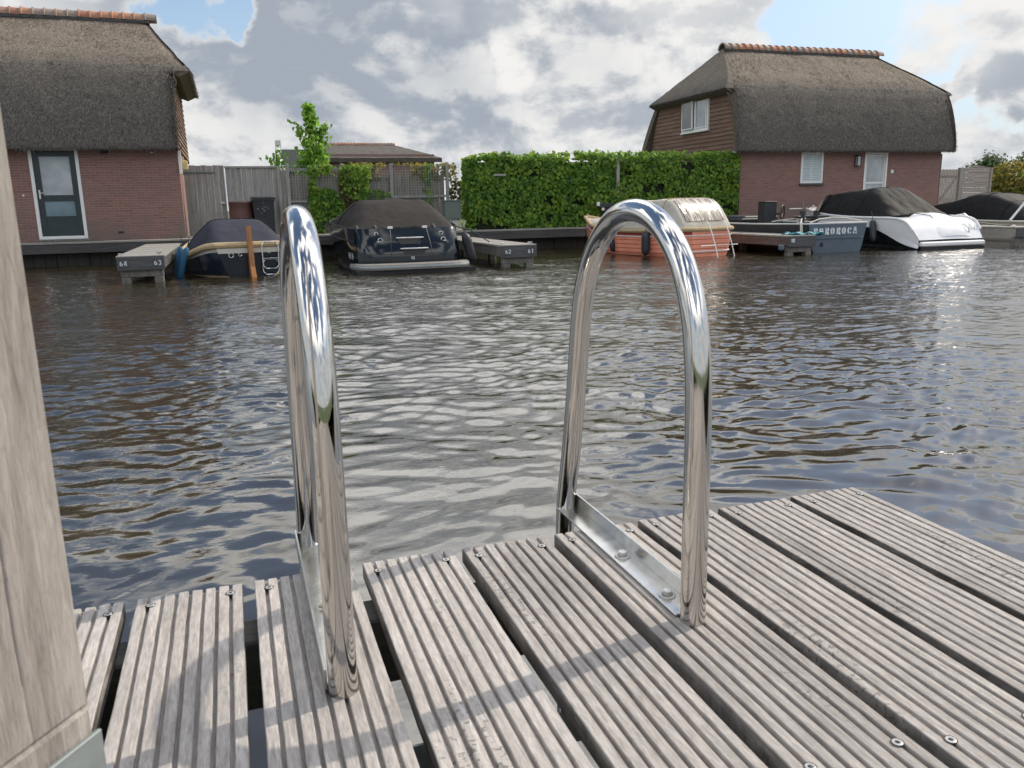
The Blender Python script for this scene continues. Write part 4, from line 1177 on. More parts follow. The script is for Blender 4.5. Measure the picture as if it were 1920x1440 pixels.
ivy_patch('climbing_ivy', 'brownish ivy beside the green cabinet at the end of the mesh fence', 6.1, 6.75, .9, 2.0, 23.74, 340, M['leaf_red'], 41, -.1, .2)

# ------------------------------------------------------------------ sapling
def sapling():
    t = thing('sapling', 'slender young maple rising above the mesh fence', 'tree', (2.42, 24.6, FZ))
    mb = MB(); rg = random.Random(2); spine = []
    for i in range(15):
        z = i*.285; spine.append((.03*math.sin(i*.9)+.02*i*.18, .02*math.cos(i*1.3), z*.90))
    mb.tube(spine, [lerp(.038,.008,i/14) for i in range(15)], 8)
    P = []; N = []; S = []
    for k in range(46):
        z = lerp(.9, 3.62, (k+.5)/46); w = lerp(.56,.13,max(0,(z-1.4)/2.5)**1.2)*rg.uniform(.6,1.15)
        a = rg.uniform(0,2*PI); i = min(13,int(z/.257)); b = Vector(spine[i])
        if z > 2.9 and rg.random() < .35: w *= .5
        e = b + Vector((math.cos(a)*w, math.sin(a)*w, w*1.1+rg.uniform(0,.12)))
        m_ = b.lerp(e,.55) + Vector((0,0,-.03)); mb.tube([b,m_,e], [.010,.007,.003], 5)
        for j in range(int(26*(.6+w*1.5))):
            tt = rg.uniform(.25,1.08); p = b.lerp(e,tt) + Vector((rg.gauss(0,.07),rg.gauss(0,.07),rg.gauss(0,.06)-.03))
            P.append(p); N.append((math.cos(a)*.5, math.sin(a)*.5-.3, .6)); S.append(rg.uniform(.09,.16))
    for j in range(9):     # side shoot at upper left, as on the photograph
        P.append(Vector((-.36-.03*j, 0, 3.02+.012*j+rg.gauss(0,.025)))); N.append((0,-1,.5)); S.append(.09)
    mb.tube([(.0,0,2.75),(-.25,0,2.98),(-.62,0,3.10)], [.009,.006,.003], 5)
    for j in range(90):
        P.append(Vector((rg.gauss(-.95,.16), rg.gauss(-.15,.06), rg.gauss(2.02,.15)))); N.append((0,-1,.5)); S.append(rg.uniform(.07,.12))
    mb.tube([(.02,0,1.3),(-.5,-.1,1.6),(-.95,-.15,2.0)], [.012,.009,.004], 5)
    mb.build('trunk', M['bark'], t, smooth=True)
    leaf_mesh('crown', P, N, S, M['leaf_tree'], t, seed=8)
sapling()

# ------------------------------------------------------------------ bins, cabinet, small things on the quay
b = thing('rain_barrel', 'red brown plastic barrel standing beside the dark wheelie bin', 'barrel', (.36, 23.62, FZ))
mb = MB(); mb.lathe([(.25,0),(.275,.1),(.30,.35),(.305,.6),(.30,.62),(.30,.80),(.31,.82),(.31,.86)], (0,0,0), 24); mb.build('body', M['barrel'], b, smooth=35)
mb = MB(); mb.lathe([(.325,.862),(.33,.885),(.315,.905),(.02,.915)], (0,0,0), 24); mb.build('lid', M['barrel'], b, smooth=35)
b = thing('wheelie_bin', 'dark grey wheelie bin with pale scuffs in front of the board fence', 'bin', (.93, 23.55, FZ))
mb = MB()
rows = []
for z, s, d in ((.06,.235,.22),(.30,.25,.25),(.62,.268,.285),(.90,.282,.315),(.915,.30,.33),(.95,.30,.33)):
    rows.append([(-s+.03,-d,z),(s-.03,-d,z),(s,-d+.03,z),(s,d-.03,z),(s-.03,d,z),(-s+.03,d,z),(-s,d-.03,z),(-s,-d+.03,z)])
mb.grid(rows, wrap=True); mb.f.append(tuple(range(7,-1,-1))); mb.m.append(0)
mb.build('body', M['bin'], b, smooth=30)
mb = MB(); mb.grid([[(-.31,-.36,.955),(.31,-.36,.955),(.31,.30,.985),(-.31,.30,.985)],[(-.31,-.37,.985),(.31,-.37,.985),(.31,.31,1.03),(-.31,.31,1.03)]], wrap=True)
mb.add([(-.31,-.37,.985),(.31,-.37,.985),(.31,.31,1.03),(-.31,.31,1.03)],[(0,1,2,3)]); mb.add([(-.31,-.36,.955),(.31,-.36,.955),(.31,.30,.985),(-.31,.30,.985)],[(0,3,2,1)])
mb.box((-.315,-.385,.965),(.315,-.3605,1.0),bev=.006)
mb.build('lid', M['bin'], b)
mb = MB()
rg = random.Random(3)
for _ in range(13):
    x, z, r = rg.gauss(-.03,.08), rg.gauss(.70,.05), rg.uniform(.003,.008); yy = -(.22+.10*z)-.0075
    mb.add([(x+r*math.cos(a)*1.6, yy, z+r*math.sin(a)) for a in [2*PI*k/7 for k in range(7)]], [tuple(range(7))])
mb.build('scuff_mark', M['letter'], b)
for s in (-1,1):
    mb = MB(); mb.lathe([(.10,-.02),(.105,0),(.10,.02)], (s*.25,.26,.10), 16, axis='x'); mb.build('wheel', M['black'], b, smooth=30)
b = thing('electrical_cabinet', 'grey green power cabinet on a pale post at the end of the hedge', 'cabinet', (6.02, 22.85, FZ))
mb = MB(); mb.box((-.24,-.13,.32),(.24,.13,.82),bev=.008); mb.box((-.26,-.15,.82),(.26,.15,.85),bev=.008); bx = mb.build('box', M['box_green'], b)
mb = MB(); mb.box((-.215,-.136,.345),(.215,-.1305,.795),bev=.002); mb.box((.16,-.145,.55),(.18,-.1365,.62)); mb.build('door', M['box_green'], bx)
mb = MB(); mb.box((-.02,-.05,-.10),(.14,.08,.318),bev=.006); mb.build('post', M['grey_paint'], b)
b = thing('power_pedestal', 'small grey shore power pedestal with cables in front of the ivy hedge', 'power post', (10.75, 22.75, FZ))
mb = MB(); mb.box((-.05,-.05,0),(.05,.05,.55),bev=.008); mb.build('stem', M['dark_paint'], b)
mb = MB(); mb.box((-.24,-.08,.55),(.24,.08,.68),bev=.015); mb.build('head', M['dark_paint'], b)
mb = MB(); mb.box((-.30,-.10,.60),(-.22,.0,.72),bev=.012); mb.box((-.16,-.11,.47),(-.08,-.085,.55),bev=.006); mb.build('socket_cover', M['white_paint'], b)

# ------------------------------------------------------------------ right edge: slat gate, panel fence, bush
g = thing('slat_gate', 'pale brown upright slat gate beside the right house', 'gate', (24.75, 24.0, FZ))
mb = MB(); x = 0
while x < .92:
    mb.box((x,0,.05),(x+.045,.022,1.66+.01*math.sin(x*40)),bev=.003); x += .068
mb.build('slat_panel', M['fence_tan'], g)
mb = MB(); mb.box((0,.024,.3),(.92,.06,.39)); mb.box((0,.024,1.35),(.92,.06,1.44)); mb.add([(.0,.026,.42),(.10,.026,.42),(.92,.026,1.34),(.82,.026,1.34),(.0,.05,.42),(.10,.05,.42),(.92,.05,1.34),(.82,.05,1.34)],[(0,1,2,3),(4,7,6,5),(0,3,7,4),(1,5,6,2)]); mb.build('brace', M['fence_tan'], g)
mb = MB(); mb.box((.94,-.06,0),(1.10,.06,1.72),bev=.006); mb.build('post', M['fence'], g)
g = thing('panel_fence', 'pale brown fence panel of wide horizontal boards with an arched top next to the bush', 'fence', (25.95, 24.0, FZ))
mb = MB()
for i in range(9):
    z0 = .1+i*.18; mb.box((0, .004*math.sin(i*3), z0),(1.25,.03,z0+.172),bev=.004)
mb.add([(0,0,1.722),(.62,0,1.80),(1.25,0,1.722),(0,.03,1.722),(.62,.03,1.80),(1.25,.03,1.722)],[(0,2,1),(3,4,5),(0,1,4,3),(1,2,5,4)])
mb.build('board_panel', M['fence_tan'], g)
for x in (-.09, 1.26):
    mb = MB(); mb.box((x,-.05,0),(x+.08,.06,1.72),bev=.006); mb.build('post', M['fence_tan'], g)
def bush(name, label, c, rx, ry, rz, n, mat, seed, size=(.08,.15), cat='bush'):
    t = thing(name, label, cat, c); rg = np.random.default_rng(seed)
    d = rg.normal(0,1,(n,3)); d /= np.linalg.norm(d,axis=1)[:,None]
    lump = 1 + 1.1*fbm(d*2.1+seed, 3, seed)
    r = (rg.random(n)**.35)*lump
    P = d*r[:,None]*np.array([rx,ry,rz]) + np.array([0,0,rz*.95]); k = P[:,2] > .02
    leaf_mesh('foliage', P[k], d[k]+np.array([0,0,.3]), rg.uniform(*size,k.sum()), mat, t, seed=seed)
    mb = MB()
    for j in range(9):
        q = rg.normal(0,1,3); q[2] = abs(q[2])+.8; q /= np.linalg.norm(q)
        mb.tube([(0,0,0),tuple(q*np.array([rx*.3,ry*.3,rz*.8])),tuple(q*np.array([rx*.75,ry*.75,rz*1.35]))],[.03,.018,.006],6)
    mb.build('stem', M['bark'], t, smooth=True)
bush('leafy_bush', 'yellow green leafy bush beside the arched panel fence', (28.35, 24.1, FZ), .95, .8, .98, 3000, M['leaf_bush'], 51)
bush('leafy_bush', 'dark green bush at the right edge behind the far covered boat', (29.9, 24.6, FZ), .9, .8, .85, 2200, M['leaf_hedge'], 53)
def far_tree(label, x, y, hgt, w, n, seed):
    t = thing('deciduous_tree', label, 'tree', (x, y, QUAY)); rg = np.random.default_rng(seed)
    mb = MB(); mb.tube([(0,0,0),(.1,0,hgt*.35),(.0,.1,hgt*.8)],[w*.05,w*.04,w*.01],8)
    P = []; N = []
    for j in range(16):
        q = rg.normal(0,1,3); q /= np.linalg.norm(q); c = q*np.array([w*.36,w*.36,hgt*.27])+np.array([0,0,hgt*.62])
        mb.tube([(0.05,0,hgt*.35),tuple(c)],[w*.02,w*.006],5)
        m = n//16; d = rg.normal(0,1,(m,3)); P.append(c+d*np.array([w*.11,w*.11,hgt*.085])); N.append(d+np.array([0,0,.6]))
    mb.build('trunk', M['bark'], t, smooth=True)
    leaf_mesh('crown', np.concatenate(P), np.concatenate(N), rg.uniform(.25,.5,n//16*16), M['leaf_far'], t, seed=seed)
far_tree('distant round tree just right of the right house', 104, 92, 6.6, 5.5, 2600, 61)
far_tree('distant tree at the right edge above the bush', 113, 92, 7.4, 7.5, 2600, 63)
# ------------------------------------------------------------------ jetties
jet_group = 'wooden jetties along the far quay'
def jetty(label, x0, x1, y0, nums, top, side_mat, mat_front):
    j = thing('wooden_jetty', label, 'jetty', (x0, y0, 0), 0, jet_group)
    w = x1-x0; L = 22.48-y0
    mb = MB(); y = 0; k = 0
    while y < L-.05:
        mb.box((-.02, y, top-.04), (w+.02, min(y+.142, L), top+.003*math.sin(k*2.7)), bev=.004); y += .15; k += 1
    mb.build('decking', M['jetty_top'], j)
    mb = MB(); mb.box((-.01, -.03, top-.26), (w+.01, .02, top-.012), bev=.005); f = mb.build('fascia', mat_front, j)
    mb = MB()
    for x in (.0, w-.05): mb.box((x, .022, top-.24), (x+.05, L, top-.043), bev=.004)
    mb.build('side_beam', side_mat, j)
    mb = MB(); mb.box((.03,.06,top-.39),(w-.03,.16,top-.262),bev=.006); mb.build('cross_beam', M['pile'], j)
    for yy in (.04, 2.6, 5.0):
        for x in (.04, w-.20):
            mb = MB(); mb.box((x,yy,-1.2),(x+.16,yy+.16,top-.262 if yy > 1 else top-.392),bev=.012); mb.build('pile', M['pile'], j)
    for (txt, fx) in nums:
        mb = MB(); mb.box((fx-.10,-.036,top-.20),(fx+.10,-.0305,top-.07),bev=.002); pl = mb.build('number_plate', M['jetty_side'], j)
        mb = MB(); stroke_text(mb, txt, .085, (fx-.062,-.0365,top-.178), ((1,0,0),(0,0,1),(0,-1,0)), .003, weight=.2); mb.build('number', M['letter'], pl)
    for x, y in ((.06,.15),(w-.08,.12)):
        mb = MB(); mb.tube([(x-.05,y,top+.035),(x+.05,y,top+.035)],.012,8); mb.tube([(x,y,top),(x,y,top+.035)],.014,8); mb.build('cleat', M['steel_far'], j, smooth=True)
    return j
jetty('wooden jetty numbered 64 and 63 below the left house', -1.98, -1.19, 16.45, (('64',.10),('63',.68)), .50, M['jetty_side'], M['jetty_side'])
jetty('wooden jetty numbered 62 and 61 right of the black cruiser', 5.30, 6.05, 16.2, (('62',.13),('61',.63)), .47, M['pile'], M['jetty_side'])
j3 = jetty('reddish brown wooden jetty between the orange boat and the grey steel boat', 12.30, 13.04, 16.1, (), .46, M['jetty_brown'], M['jetty_side'])
mb = MB(); mb.box((.06,-.036,.30),(.16,-.0305,.39),bev=.002); mb.build('number_plate', M['grey_paint'], j3)
jetty('wooden jetty at the right edge in front of the far covered boat', 19.25, 20.0, 16.0, (), .48, M['jetty_top'], M['jetty_side'])

# ------------------------------------------------------------------ boat builder
class Hull:
    """lofted hull; x runs from stern (0) to bow (L), y to port, z up; st rows: t, half beam at sheer, sheer z, half beam at water, keel z"""
    def __init__(s, L, st, belly=.55, rake=0.):
        s.L, s.st, s.belly, s.rake = L, st, belly, rake
    def sec(s, t, a):
        """a in 0..1 from keel to sheer"""
        bs, zs, bw, zk = interp(s.st, t)
        pts = [(0, 0., zk), (.16, bw*.62, zk*.72), (.32, bw, -.02), (.62, lerp(bw, bs, s.belly), lerp(-.02, zs, .45)), (1., bs, zs)]
        y, z = interp(pts, a)
        return max(0., y), z
    def pt(s, t, a, side=1, off=0.):
        y, z = s.sec(t, a)
        x = s.L*t + s.rake*(z/.7)*(1 if t < .5 else 0)*(1-min(1,t*4))
        bow = max(0., (t-.72)/.28)
        x += bow*bow*.16*(z-.0)
        if off:
            y2, z2 = s.sec(t, min(1, a+.02)); y1, z1 = s.sec(t, max(0, a-.02))
            d = Vector((0, z2-z1, -(y2-y1)))
            if d.length > 1e-6: d.normalize()
            return (x, (y + d.y*off)*side, z + d.z*off)
        return (x, y*side, z)
    def mesh(s, nt=46, na=22):
        mb = MB(); tt = [i/nt for i in range(nt+1)]
        for side in (1,-1):
            mb.grid([[s.pt(t, k/na, side) for k in range(na+1)] for t in tt], flip=side < 0)
        p = [s.pt(0, k/na, 1) for k in range(na+1)]; q = [s.pt(0, k/na, -1) for k in range(na+1)]
        mb.grid([p, q])
        return mb
    def deck(s, inset=.0, drop=.03, t0=.0, t1=1., nt=40):
        mb = MB(); rows = []
        for i in range(nt+1):
            t = lerp(t0, t1, i/nt); a = s.pt(t, 1., 1); w = max(0, a[1]-inset)
            rows.append([(a[0], w*(1-2*k/8), a[2]-drop+.03*(1-(1-2*k/8)**2)*min(1,w)) for k in range(9)])
        return mb.grid(rows)
    def patch(s, a0, a1, t0=0., t1=1., off=.006, nt=60, na=10, sides=(1,-1)):
        """strip of hull skin set a little proud; a0/a1 functions of t"""
        mb = MB()
        f0 = a0 if callable(a0) else (lambda t: a0)
        f1 = a1 if callable(a1) else (lambda t: a1)
        for side in sides:
            mb.grid([[s.pt(t, lerp(f0(t), f1(t), k/na), side, off) for k in range(na+1)] for t in [lerp(t0,t1,i/nt) for i in range(nt+1)]], flip=side < 0)
        return mb
    def line(s, a, r, t0=0., t1=1., n=60, sides=(1,-1), off=0., around=False, seg=8, mb=None):
        mb = mb or MB()
        fa = a if callable(a) else (lambda t: a)
        if around:
            pts = [s.pt(lerp(t1,t0,i/n), fa(lerp(t1,t0,i/n)), 1, off) for i in range(n+1)]
            e = [s.pt(lerp(t0,t1,i/n), fa(lerp(t0,t1,i/n)), -1, off) for i in range(n+1)]
            A, B = pts[-1], e[0]; mid = [(lerp(A[0],B[0],k/6)-.0, lerp(A[1],B[1],k/6), A[2]) for k in range(1,6)]
            mb.tube(pts+mid+e, r, seg)
        else:
            for sd in sides: mb.tube([s.pt(lerp(t0,t1,i/n), fa(lerp(t0,t1,i/n)), sd, off) for i in range(n+1)], r, seg)
        return mb
def csec(st, x, u):
    """cross-section of a canvas cover at x, u = 0..1 from port to starboard; st rows: x, half width, base z, height, top width ratio"""
    w, zb, h, tw = interp(st, x)
    q = abs(1-2*u)                      # 1 at the gunwale, 0 on the ridge
    pts = [(0, 0, 1.0), (.30, tw*.62, .995), (.48, tw*.93, .955), (.58, tw+.35*(1-tw)*.35, .86), (.80, lerp(tw, 1, .68), .42), (1, 1, 0)]
    y, z = interp(pts, q)
    return (w*y*(1 if u < .5 else -1), zb + h*z)
def cover(st, n=48, m=40, seed=1, wr=.02, close=True, fy=3.0):
    """canvas stretched over hoops"""
    mb = MB(); rows = []; x0, x1 = st[0][0], st[-1][0]
    for i in range(n+1):
        x = lerp(x0, x1, i/n)
        rows.append([(x, *csec(st, x, k/m)) for k in range(m+1)])
    A = np.array(rows).reshape(-1,3)
    nz = fbm(A*np.array([1.1,fy,2.2])+seed, 3, seed)*wr*2.4
    mid = np.tile(np.sin(np.linspace(0,PI,m+1)), n+1)
    A[:,2] += nz*mid; A[:,1] += nz*.5
    mb.grid(A.reshape(n+1, m+1, 3).tolist())
    if close:
        for r in (0, n): mb.f.append(tuple(r*(m+1)+k for k in range(m+1))); mb.m.append(0)
    return mb
def cover_seam(st, x, r=.008, m=40):
    mb = MB(); zb = interp(st, x)[1]
    mb.tube([(x, y*1.004, z+.005) for y, z in (csec(st, x, k/m) for k in range(m+1))], r, 6)
    return mb
fgroup = 'fenders hanging along the boats'
def fender(label, x, y, z0, z1, r, mat, lean=(0,0), group=fgroup):
    f = thing('fender', label, 'fender', (x, y, z0), 0, group); h = z1-z0; mb = MB(); n = 14; prof = []
    for i in range(n+1):
        t = i/n; rr = r*min(1, (math.sin(PI*min(max(t,.0),1))**.32 if 0 < t < 1 else 0)+.12)
        prof.append((rr, t*h))
    mb.lathe(prof, (0,0,0), 16)
    mb.v = [(a+lean[0]*c/h, b_+lean[1]*c/h, c) for a, b_, c in mb.v]
    mb.build('body', mat, f, smooth=60)
    mb = MB(); mb.tube([(lean[0],lean[1],h-.01),(lean[0]*1.2,lean[1]*1.2,h+.08),(lean[0]*1.3,lean[1]*1.3+.05,h+.20)],.008,6); mb.build('lanyard', M['black'], f)
    return f
bgroup = 'boats moored at the far quay'

# --- 1 navy sloop with varnished rudder
b = thing('sloop', 'small navy sloop with a wooden rudder and grey blue cover', 'boat', (.34, 17.05, 0), R(90+7), bgroup)
H = Hull(5.2, [(0,.60,.62,.40,-.25),(.05,.76,.59,.58,-.3),(.12,.93,.50,.80,-.33),(.24,1.07,.38,.97,-.35),(.40,1.10,.34,1.0,-.35),(.58,1.03,.38,.93,-.35),(.78,.70,.55,.50,-.3),(.93,.28,.72,.14,-.2),(1,.05,.80,.02,-.1)], .62, -.06)
H.mesh().build('hull', M['black_hull'], b, smooth=60)
H.patch(.86, 1., 0, 1., .008).add([], []).build('sheer_strake', M['cream_gel'], b, smooth=60)
mb = H.line(1., .062, 0, 1, around=True, off=.03); mb.build('rope_fender', M['rope'], b, smooth=True)
mb = H.patch(.33, .36, 0, 1., .006, na=2); mb.build('boot_stripe', M['rope'], b, smooth=True)
H.deck(.02, .01).build('side_deck', M['cream_gel'], b, smooth=True)
mb = MB(); mb.prism([(-.60,.46),(.60,.46),(.62,.555),(-.62,.555)], -.075, -.055, 'yz'); mb.build('transom_band', M['cream_gel'], b)
st = [(.20,.60,.61,.02,.7),(.5,.78,.56,.18,.66),(.9,.92,.49,.40,.60),(1.4,1.02,.42,.62,.52),(1.75,1.05,.40,.70,.50),(2.1,1.05,.40,.68,.5),(2.8,1.0,.42,.48,.55),(3.6,.78,.50,.22,.6),(4.3,.45,.62,.08,.6)]
cv = cover(st, seed=2, wr=.03).build('canvas_cover', M['navy_cloth'], b, smooth=60)
cover_seam(st, 1.72, .007).build('seam', M['black_cloth'], cv, smooth=True)
mb = MB(); mb.prism([(-.02,-.3),(-.05,-.02),(-.055,.62),(-.04,.96),(-.16,.98),(-.20,.62),(-.26,.2),(-.40,-.02),(-.44,-.3)], -.045, .045, 'xz')
ru = mb.build('rudder', M['varnish'], b)
mb = MB(); mb.box((-.16,-.055,.62),(-.02,-.047,.66)); mb.box((-.16,.047,.62),(-.02,.055,.66)); mb.box((-.19,-.052,.22),(-.02,-.046,.26)); mb.build('pintle', M['steel_far'], ru)
mb = MB()
def loop(y0, y1, z0, z1, x, r, rc=.06):
    c = [(y0+rc,z0),(y1-rc,z0),(y1,z0+rc),(y1,z1-rc),(y1-rc,z1),(y0+rc,z1),(y0,z1-rc),(y0,z0+rc)]
    mb.tube([(x, y, z) for y, z in c], r, 8, closed=True)
loop(-.53,-.22,.14,.66,-.14,.014); loop(-.53,-.22,.02,.32,-.10,.014); mb.tube([(-.14,-.22,.34),(-.14,-.53,.34)],.012,8)
for y in (-.24,-.51): mb.tube([(-.14,y,.6),(-.03,y,.6)],.012,8)
mb.build('boarding_ladder', M['steel_far'], b, smooth=True)
for y, z, r in ((.36,.42,.045),(.19,.43,.032),(-.36,.47,.03)):
    mb = MB(); mb.tube([(-.065, y+r*math.cos(2*PI*k/16), z+r*math.sin(2*PI*k/16)) for k in range(16)], .008, 6, closed=True); mb.build('outlet_ring', M['steel_far'], b, smooth=True)
mb = MB(); mb.tube([(.1,.35,.63),(.14,.1,.68),(.1,-.1,.64),(.06,.15,.63),(.12,.42,.62)],.012,6); mb.build('mooring_line', M['black'], b)
for i, (x, y, ln, lab) in enumerate(((-1.02,17.35,(.20,.05),'blue cloth covered fender in front, leaning on the jetty beside the navy sloop'),(-1.08,17.85,(.12,.0),'darker blue fender behind, between the jetty and the navy sloop'))):
    fender(lab, x, y, -.05+.03*i, .60, .068, M['blue'], ln)

# --- 2 black cruiser
b = thing('motor_cruiser', 'wide black motor cruiser with a glossy stern and charcoal cover', 'boat', (3.45, 15.95, 0), R(90), bgroup)
H = Hull(7.0, [(0.075,1.02,.84,.98,-.3),(.15,1.16,.88,1.05,-.35),(.32,1.24,.92,1.12,-.4),(.55,1.20,.97,1.02,-.4),(.78,.86,1.03,.55,-.35),(.93,.38,1.08,.16,-.2),(1,.06,1.12,.03,-.1)], .66, .43)
mb = MB(); nt, na = 44, 20; tt = [lerp(.095,1,i/nt) for i in range(nt+1)]
for sd in (1,-1): mb.grid([[H.pt(t,k/na,sd) for k in range(na+1)] for t in tt], flip=sd < 0)
mb.grid([[H.pt(.095,k/na,1) for k in range(na+1)],[H.pt(.095,k/na,-1) for k in range(na+1)]])
mb.build('hull', M['navy_gloss'], b, smooth=60)
H.line(.80, .018, .10, 1, off=.006).build('rubbing_strake', M['black'], b, smooth=True)
H.line(1., .016, .10, 1, off=.0).build('gunwale_trim', M['black'], b, smooth=True)
H.deck(.0,.02,.10).build('side_deck', M['black_gloss'], b, smooth=True)
# rounded, forward-leaning stern shell
mb = MB(); rows = []; n = 60
for k in range(15):
    s = k/14; z = lerp(.16,.86,s); row = []
    for i in range(n+1):
        u = -1+2*i/n; w = lerp(1.06,1.04,s)
        ex = (1-abs(u)**5)**.9
        x = .66 - .22*ex*(1-.25*s) + .26*s**1.4 - .05*math.sin(PI*s)
        row.append((x, u*w, z))
    rows.append(row)
mb.grid(rows); mb.grid([rows[-1], [(p[0]+.5, p[1]*.96, p[2]+.02) for p in rows[-1]]])
ss = mb.build('stern_shell', M['navy_gloss'], b, smooth=60)
def stern_x(y, z):
    s = (z-.16)/.70; u = y/lerp(1.06,1.04,s); ex = (1-min(1,abs(u))**5)**.9
    return .66 - .22*ex*(1-.25*s) + .26*s**1.4 - .05*math.sin(PI*s)
mb = MB()
for y in (.40,-.42):
    mb.tube([(stern_x(y+(.02 if z > .5 else -.03)*(1 if y>0 else -1), z)-.001, y+(.5-z)*.10*(1 if y>0 else -1), z) for z in [lerp(.20,.85,i/12) for i in range(13)]], .007, 6)
mb.tube([(stern_x(y,.36)-.001, y, .36) for y in [lerp(-.96,.96,i/30) for i in range(31)]], .005, 6)
mb.build('hatch_seam', M['black'], ss, smooth=True)
for z, y in ((.665,.0),(.455,-.06)):
    mb = MB(); x = stern_x(y, z)
    mb.tube([(x-.0,y+.27,z),(x-.05,y+.27,z+.005),(x-.055,y+.24,z+.005),(x-.055,y-.24,z+.005),(x-.05,y-.27,z+.005),(x,y-.27,z)],.017,10)
    mb.build('grab_rail', M['steel_far'], b, smooth=True)
    mb = MB(); P_ = [(y-.25,z-.015),(y+.25,z-.015),(y+.20,z-.12),(y-.20,z-.12)]
    mb.add([(stern_x(a,c)-.006,a,c) for a,c in P_]+[(stern_x(a,c)+.02,a,c) for a,c in P_],[(0,1,2,3),(0,1,5,4),(1,2,6,5),(2,3,7,6),(3,0,4,7)])
    mb.build('recess', M['black'], b)
for y, z, r in ((.66,.755,.035),(-.68,.745,.035),(.60,.63,.045),(-.70,.62,.045),(-.02,.27,.026)):
    mb = MB(); x = stern_x(y,z)-.008; mb.tube([(x, y+r*math.cos(2*PI*k/14), z+r*math.sin(2*PI*k/14)) for k in range(14)],.009,6,closed=True)
    if r > .04: mb.tube([(x,y-.07,z-.03),(x,y+.07,z-.03)],.011,6)
    mb.build('deck_fitting', M['steel_far'], b, smooth=True)
mb = MB(); rows = []
for z, o in ((.075,.0),(.085,.02),(.165,.03),(.18,.01)):
    rows.append([(.70-.72*(1-abs(u)**6)**.5*(1) - o*.5, u*(1.21+o*.3), z) for u in [-1+2*i/40 for i in range(41)]])
mb.grid(rows); mb.grid([rows[-1],[(.75,p[1],.18) for p in rows[-1]]]); mb.grid([rows[0],[(.75,p[1],.075) for p in rows[0]]])
pf = mb.build('swim_platform', M['teak'], b, smooth=40)
mb = MB(); rows = []
for z, o in ((.118,.045),(.14,.05),(.156,.04)): rows.append([(.70-.72*(1-abs(u)**6)**.5 - o*.5, u*(1.21+o*.3), z) for u in [-1+2*i/40 for i in range(41)]])
mb.grid(rows); mb.build('steel_edging', M['galv'], pf, smooth=60)
mb = MB(); mb.prism([(-1.15,-.25),(1.15,-.25),(1.18,.07),(-1.18,.07)], .05, .8, 'yz'); mb.build('stern_keel', M['black'], b)
st = [(.93,1.00,.85,.02,.8),(1.25,1.10,.87,.17,.72),(1.8,1.17,.89,.40,.64),(2.35,1.22,.91,.54,.60),(2.8,1.23,.92,.53,.60),(3.4,1.17,.94,.44,.6),(4.1,1.04,.98,.28,.6),(4.8,.80,1.0,.14,.6),(5.4,.52,1.03,.04,.6)]
cv = cover(st, seed=5, wr=.035).build('canvas_cover', M['char_cloth'], b, smooth=60)
cover_seam(st, 2.38, .007).build('seam', M['black_cloth'], cv, smooth=True)
mb = MB()
for y in (-.60,.62,.98,-.97):
    x = stern_x(y,.80); mb.add([(x+.30,y-.02,.93),(x+.30,y+.02,.93),(x-.012,y+.02,.80),(x-.012,y-.02,.80),(x+.30,y-.02,.915),(x+.30,y+.02,.915),(x+.01,y+.02,.78),(x+.01,y-.02,.78)],[(0,1,2,3),(2,3,7,6),(0,3,7,4),(1,2,6,5)])
mb.build('tie_strap', M['black'], b)
mb = MB()
for y in (.36,-.36): x = stern_x(y,.84); mb.box((x+.0,y-.05,.85),(x+.04,y+.05,.90),bev=.004)
mb.build('stern_light', M['white_paint'], b)
mb = MB()
for i in range(4):      # blurred registration marks on the side
    t = .170-.014*i; p = H.pt(t,.52,1,.004); q = H.pt(t,.615,1,.004); p2 = H.pt(t+.009,.52,1,.004); q2 = H.pt(t+.009,.615,1,.004)
    m_ = lambda u, v: tuple(lerp(lerp(p[k],q[k],v), lerp(p2[k],q2[k],v), u) for k in range(3))
    for a, c, d, e in (((0,0,.3,1),(.7,0,1,1),(0,.4,1,.6)) if i % 2 == 0 else ((0,0,.3,1),(0,.8,1,1),(0,0,1,.2))) and [((0,0,.28,1)),((.72,0,1,1)),((0,.42,1,.6))][:(3 if i != 2 else 1)]:
        mb.add([m_(a,c),m_(d,c),m_(d,e),m_(a,e)],[(0,1,2,3)])
mb.build('registration_mark', M['letter'], b)
fender('black fender hanging at the right quarter of the black cruiser', 4.80, 16.62, .10, .74, .105, M['black'], (-.15,.04))
mb = MB(); mb.tube([(4.55,17.0,.86),(4.9,17.2,.78),(5.38,17.3,.50)],.012,6); tag(mb.build('mooring_line', M['black']), 'black mooring line from the black cruiser to jetty 62', 'rope')

# --- 3 orange clinker boat
b = thing('clinker_boat', 'salmon orange clinker boat with a beige tent canopy', 'boat', (10.80, 17.0, 0), R(90+12), bgroup)
H = Hull(4.85, [(0,.62,.64,.45,-.25),(.03,.80,.64,.64,-.28),(.10,.98,.63,.86,-.3),(.28,1.10,.61,.98,-.33),(.5,1.08,.62,.95,-.33),(.75,.78,.70,.58,-.3),(.92,.30,.82,.18,-.2),(1,.04,.90,.02,-.1)], .66)
H.mesh().build('hull', M['orange'], b, smooth=60)
mb = MB()
for a in (.42,.53,.64,.755): H.line(a, .0065, 0, 1, around=True, off=.002, seg=6, mb=mb)
mb.build('plank_seam', M['seam'], b, smooth=True)
mb = H.patch(.87,.985,0,1,.006,na=4); mb.build('sheer_strake', M['red'], b, smooth=True)
H.line(.85,.013,0,1,around=True,off=.012).build('white_beading', M['white_paint'], b, smooth=True)
H.line(1.,.052,0,1,around=True,off=.02).build('rope_fender', M['rope'], b, smooth=True)
mb = H.line(.47,.016,0,.12,around=True,off=.02,n=16); mb.build('stern_rail', M['white_paint'], b, smooth=True)
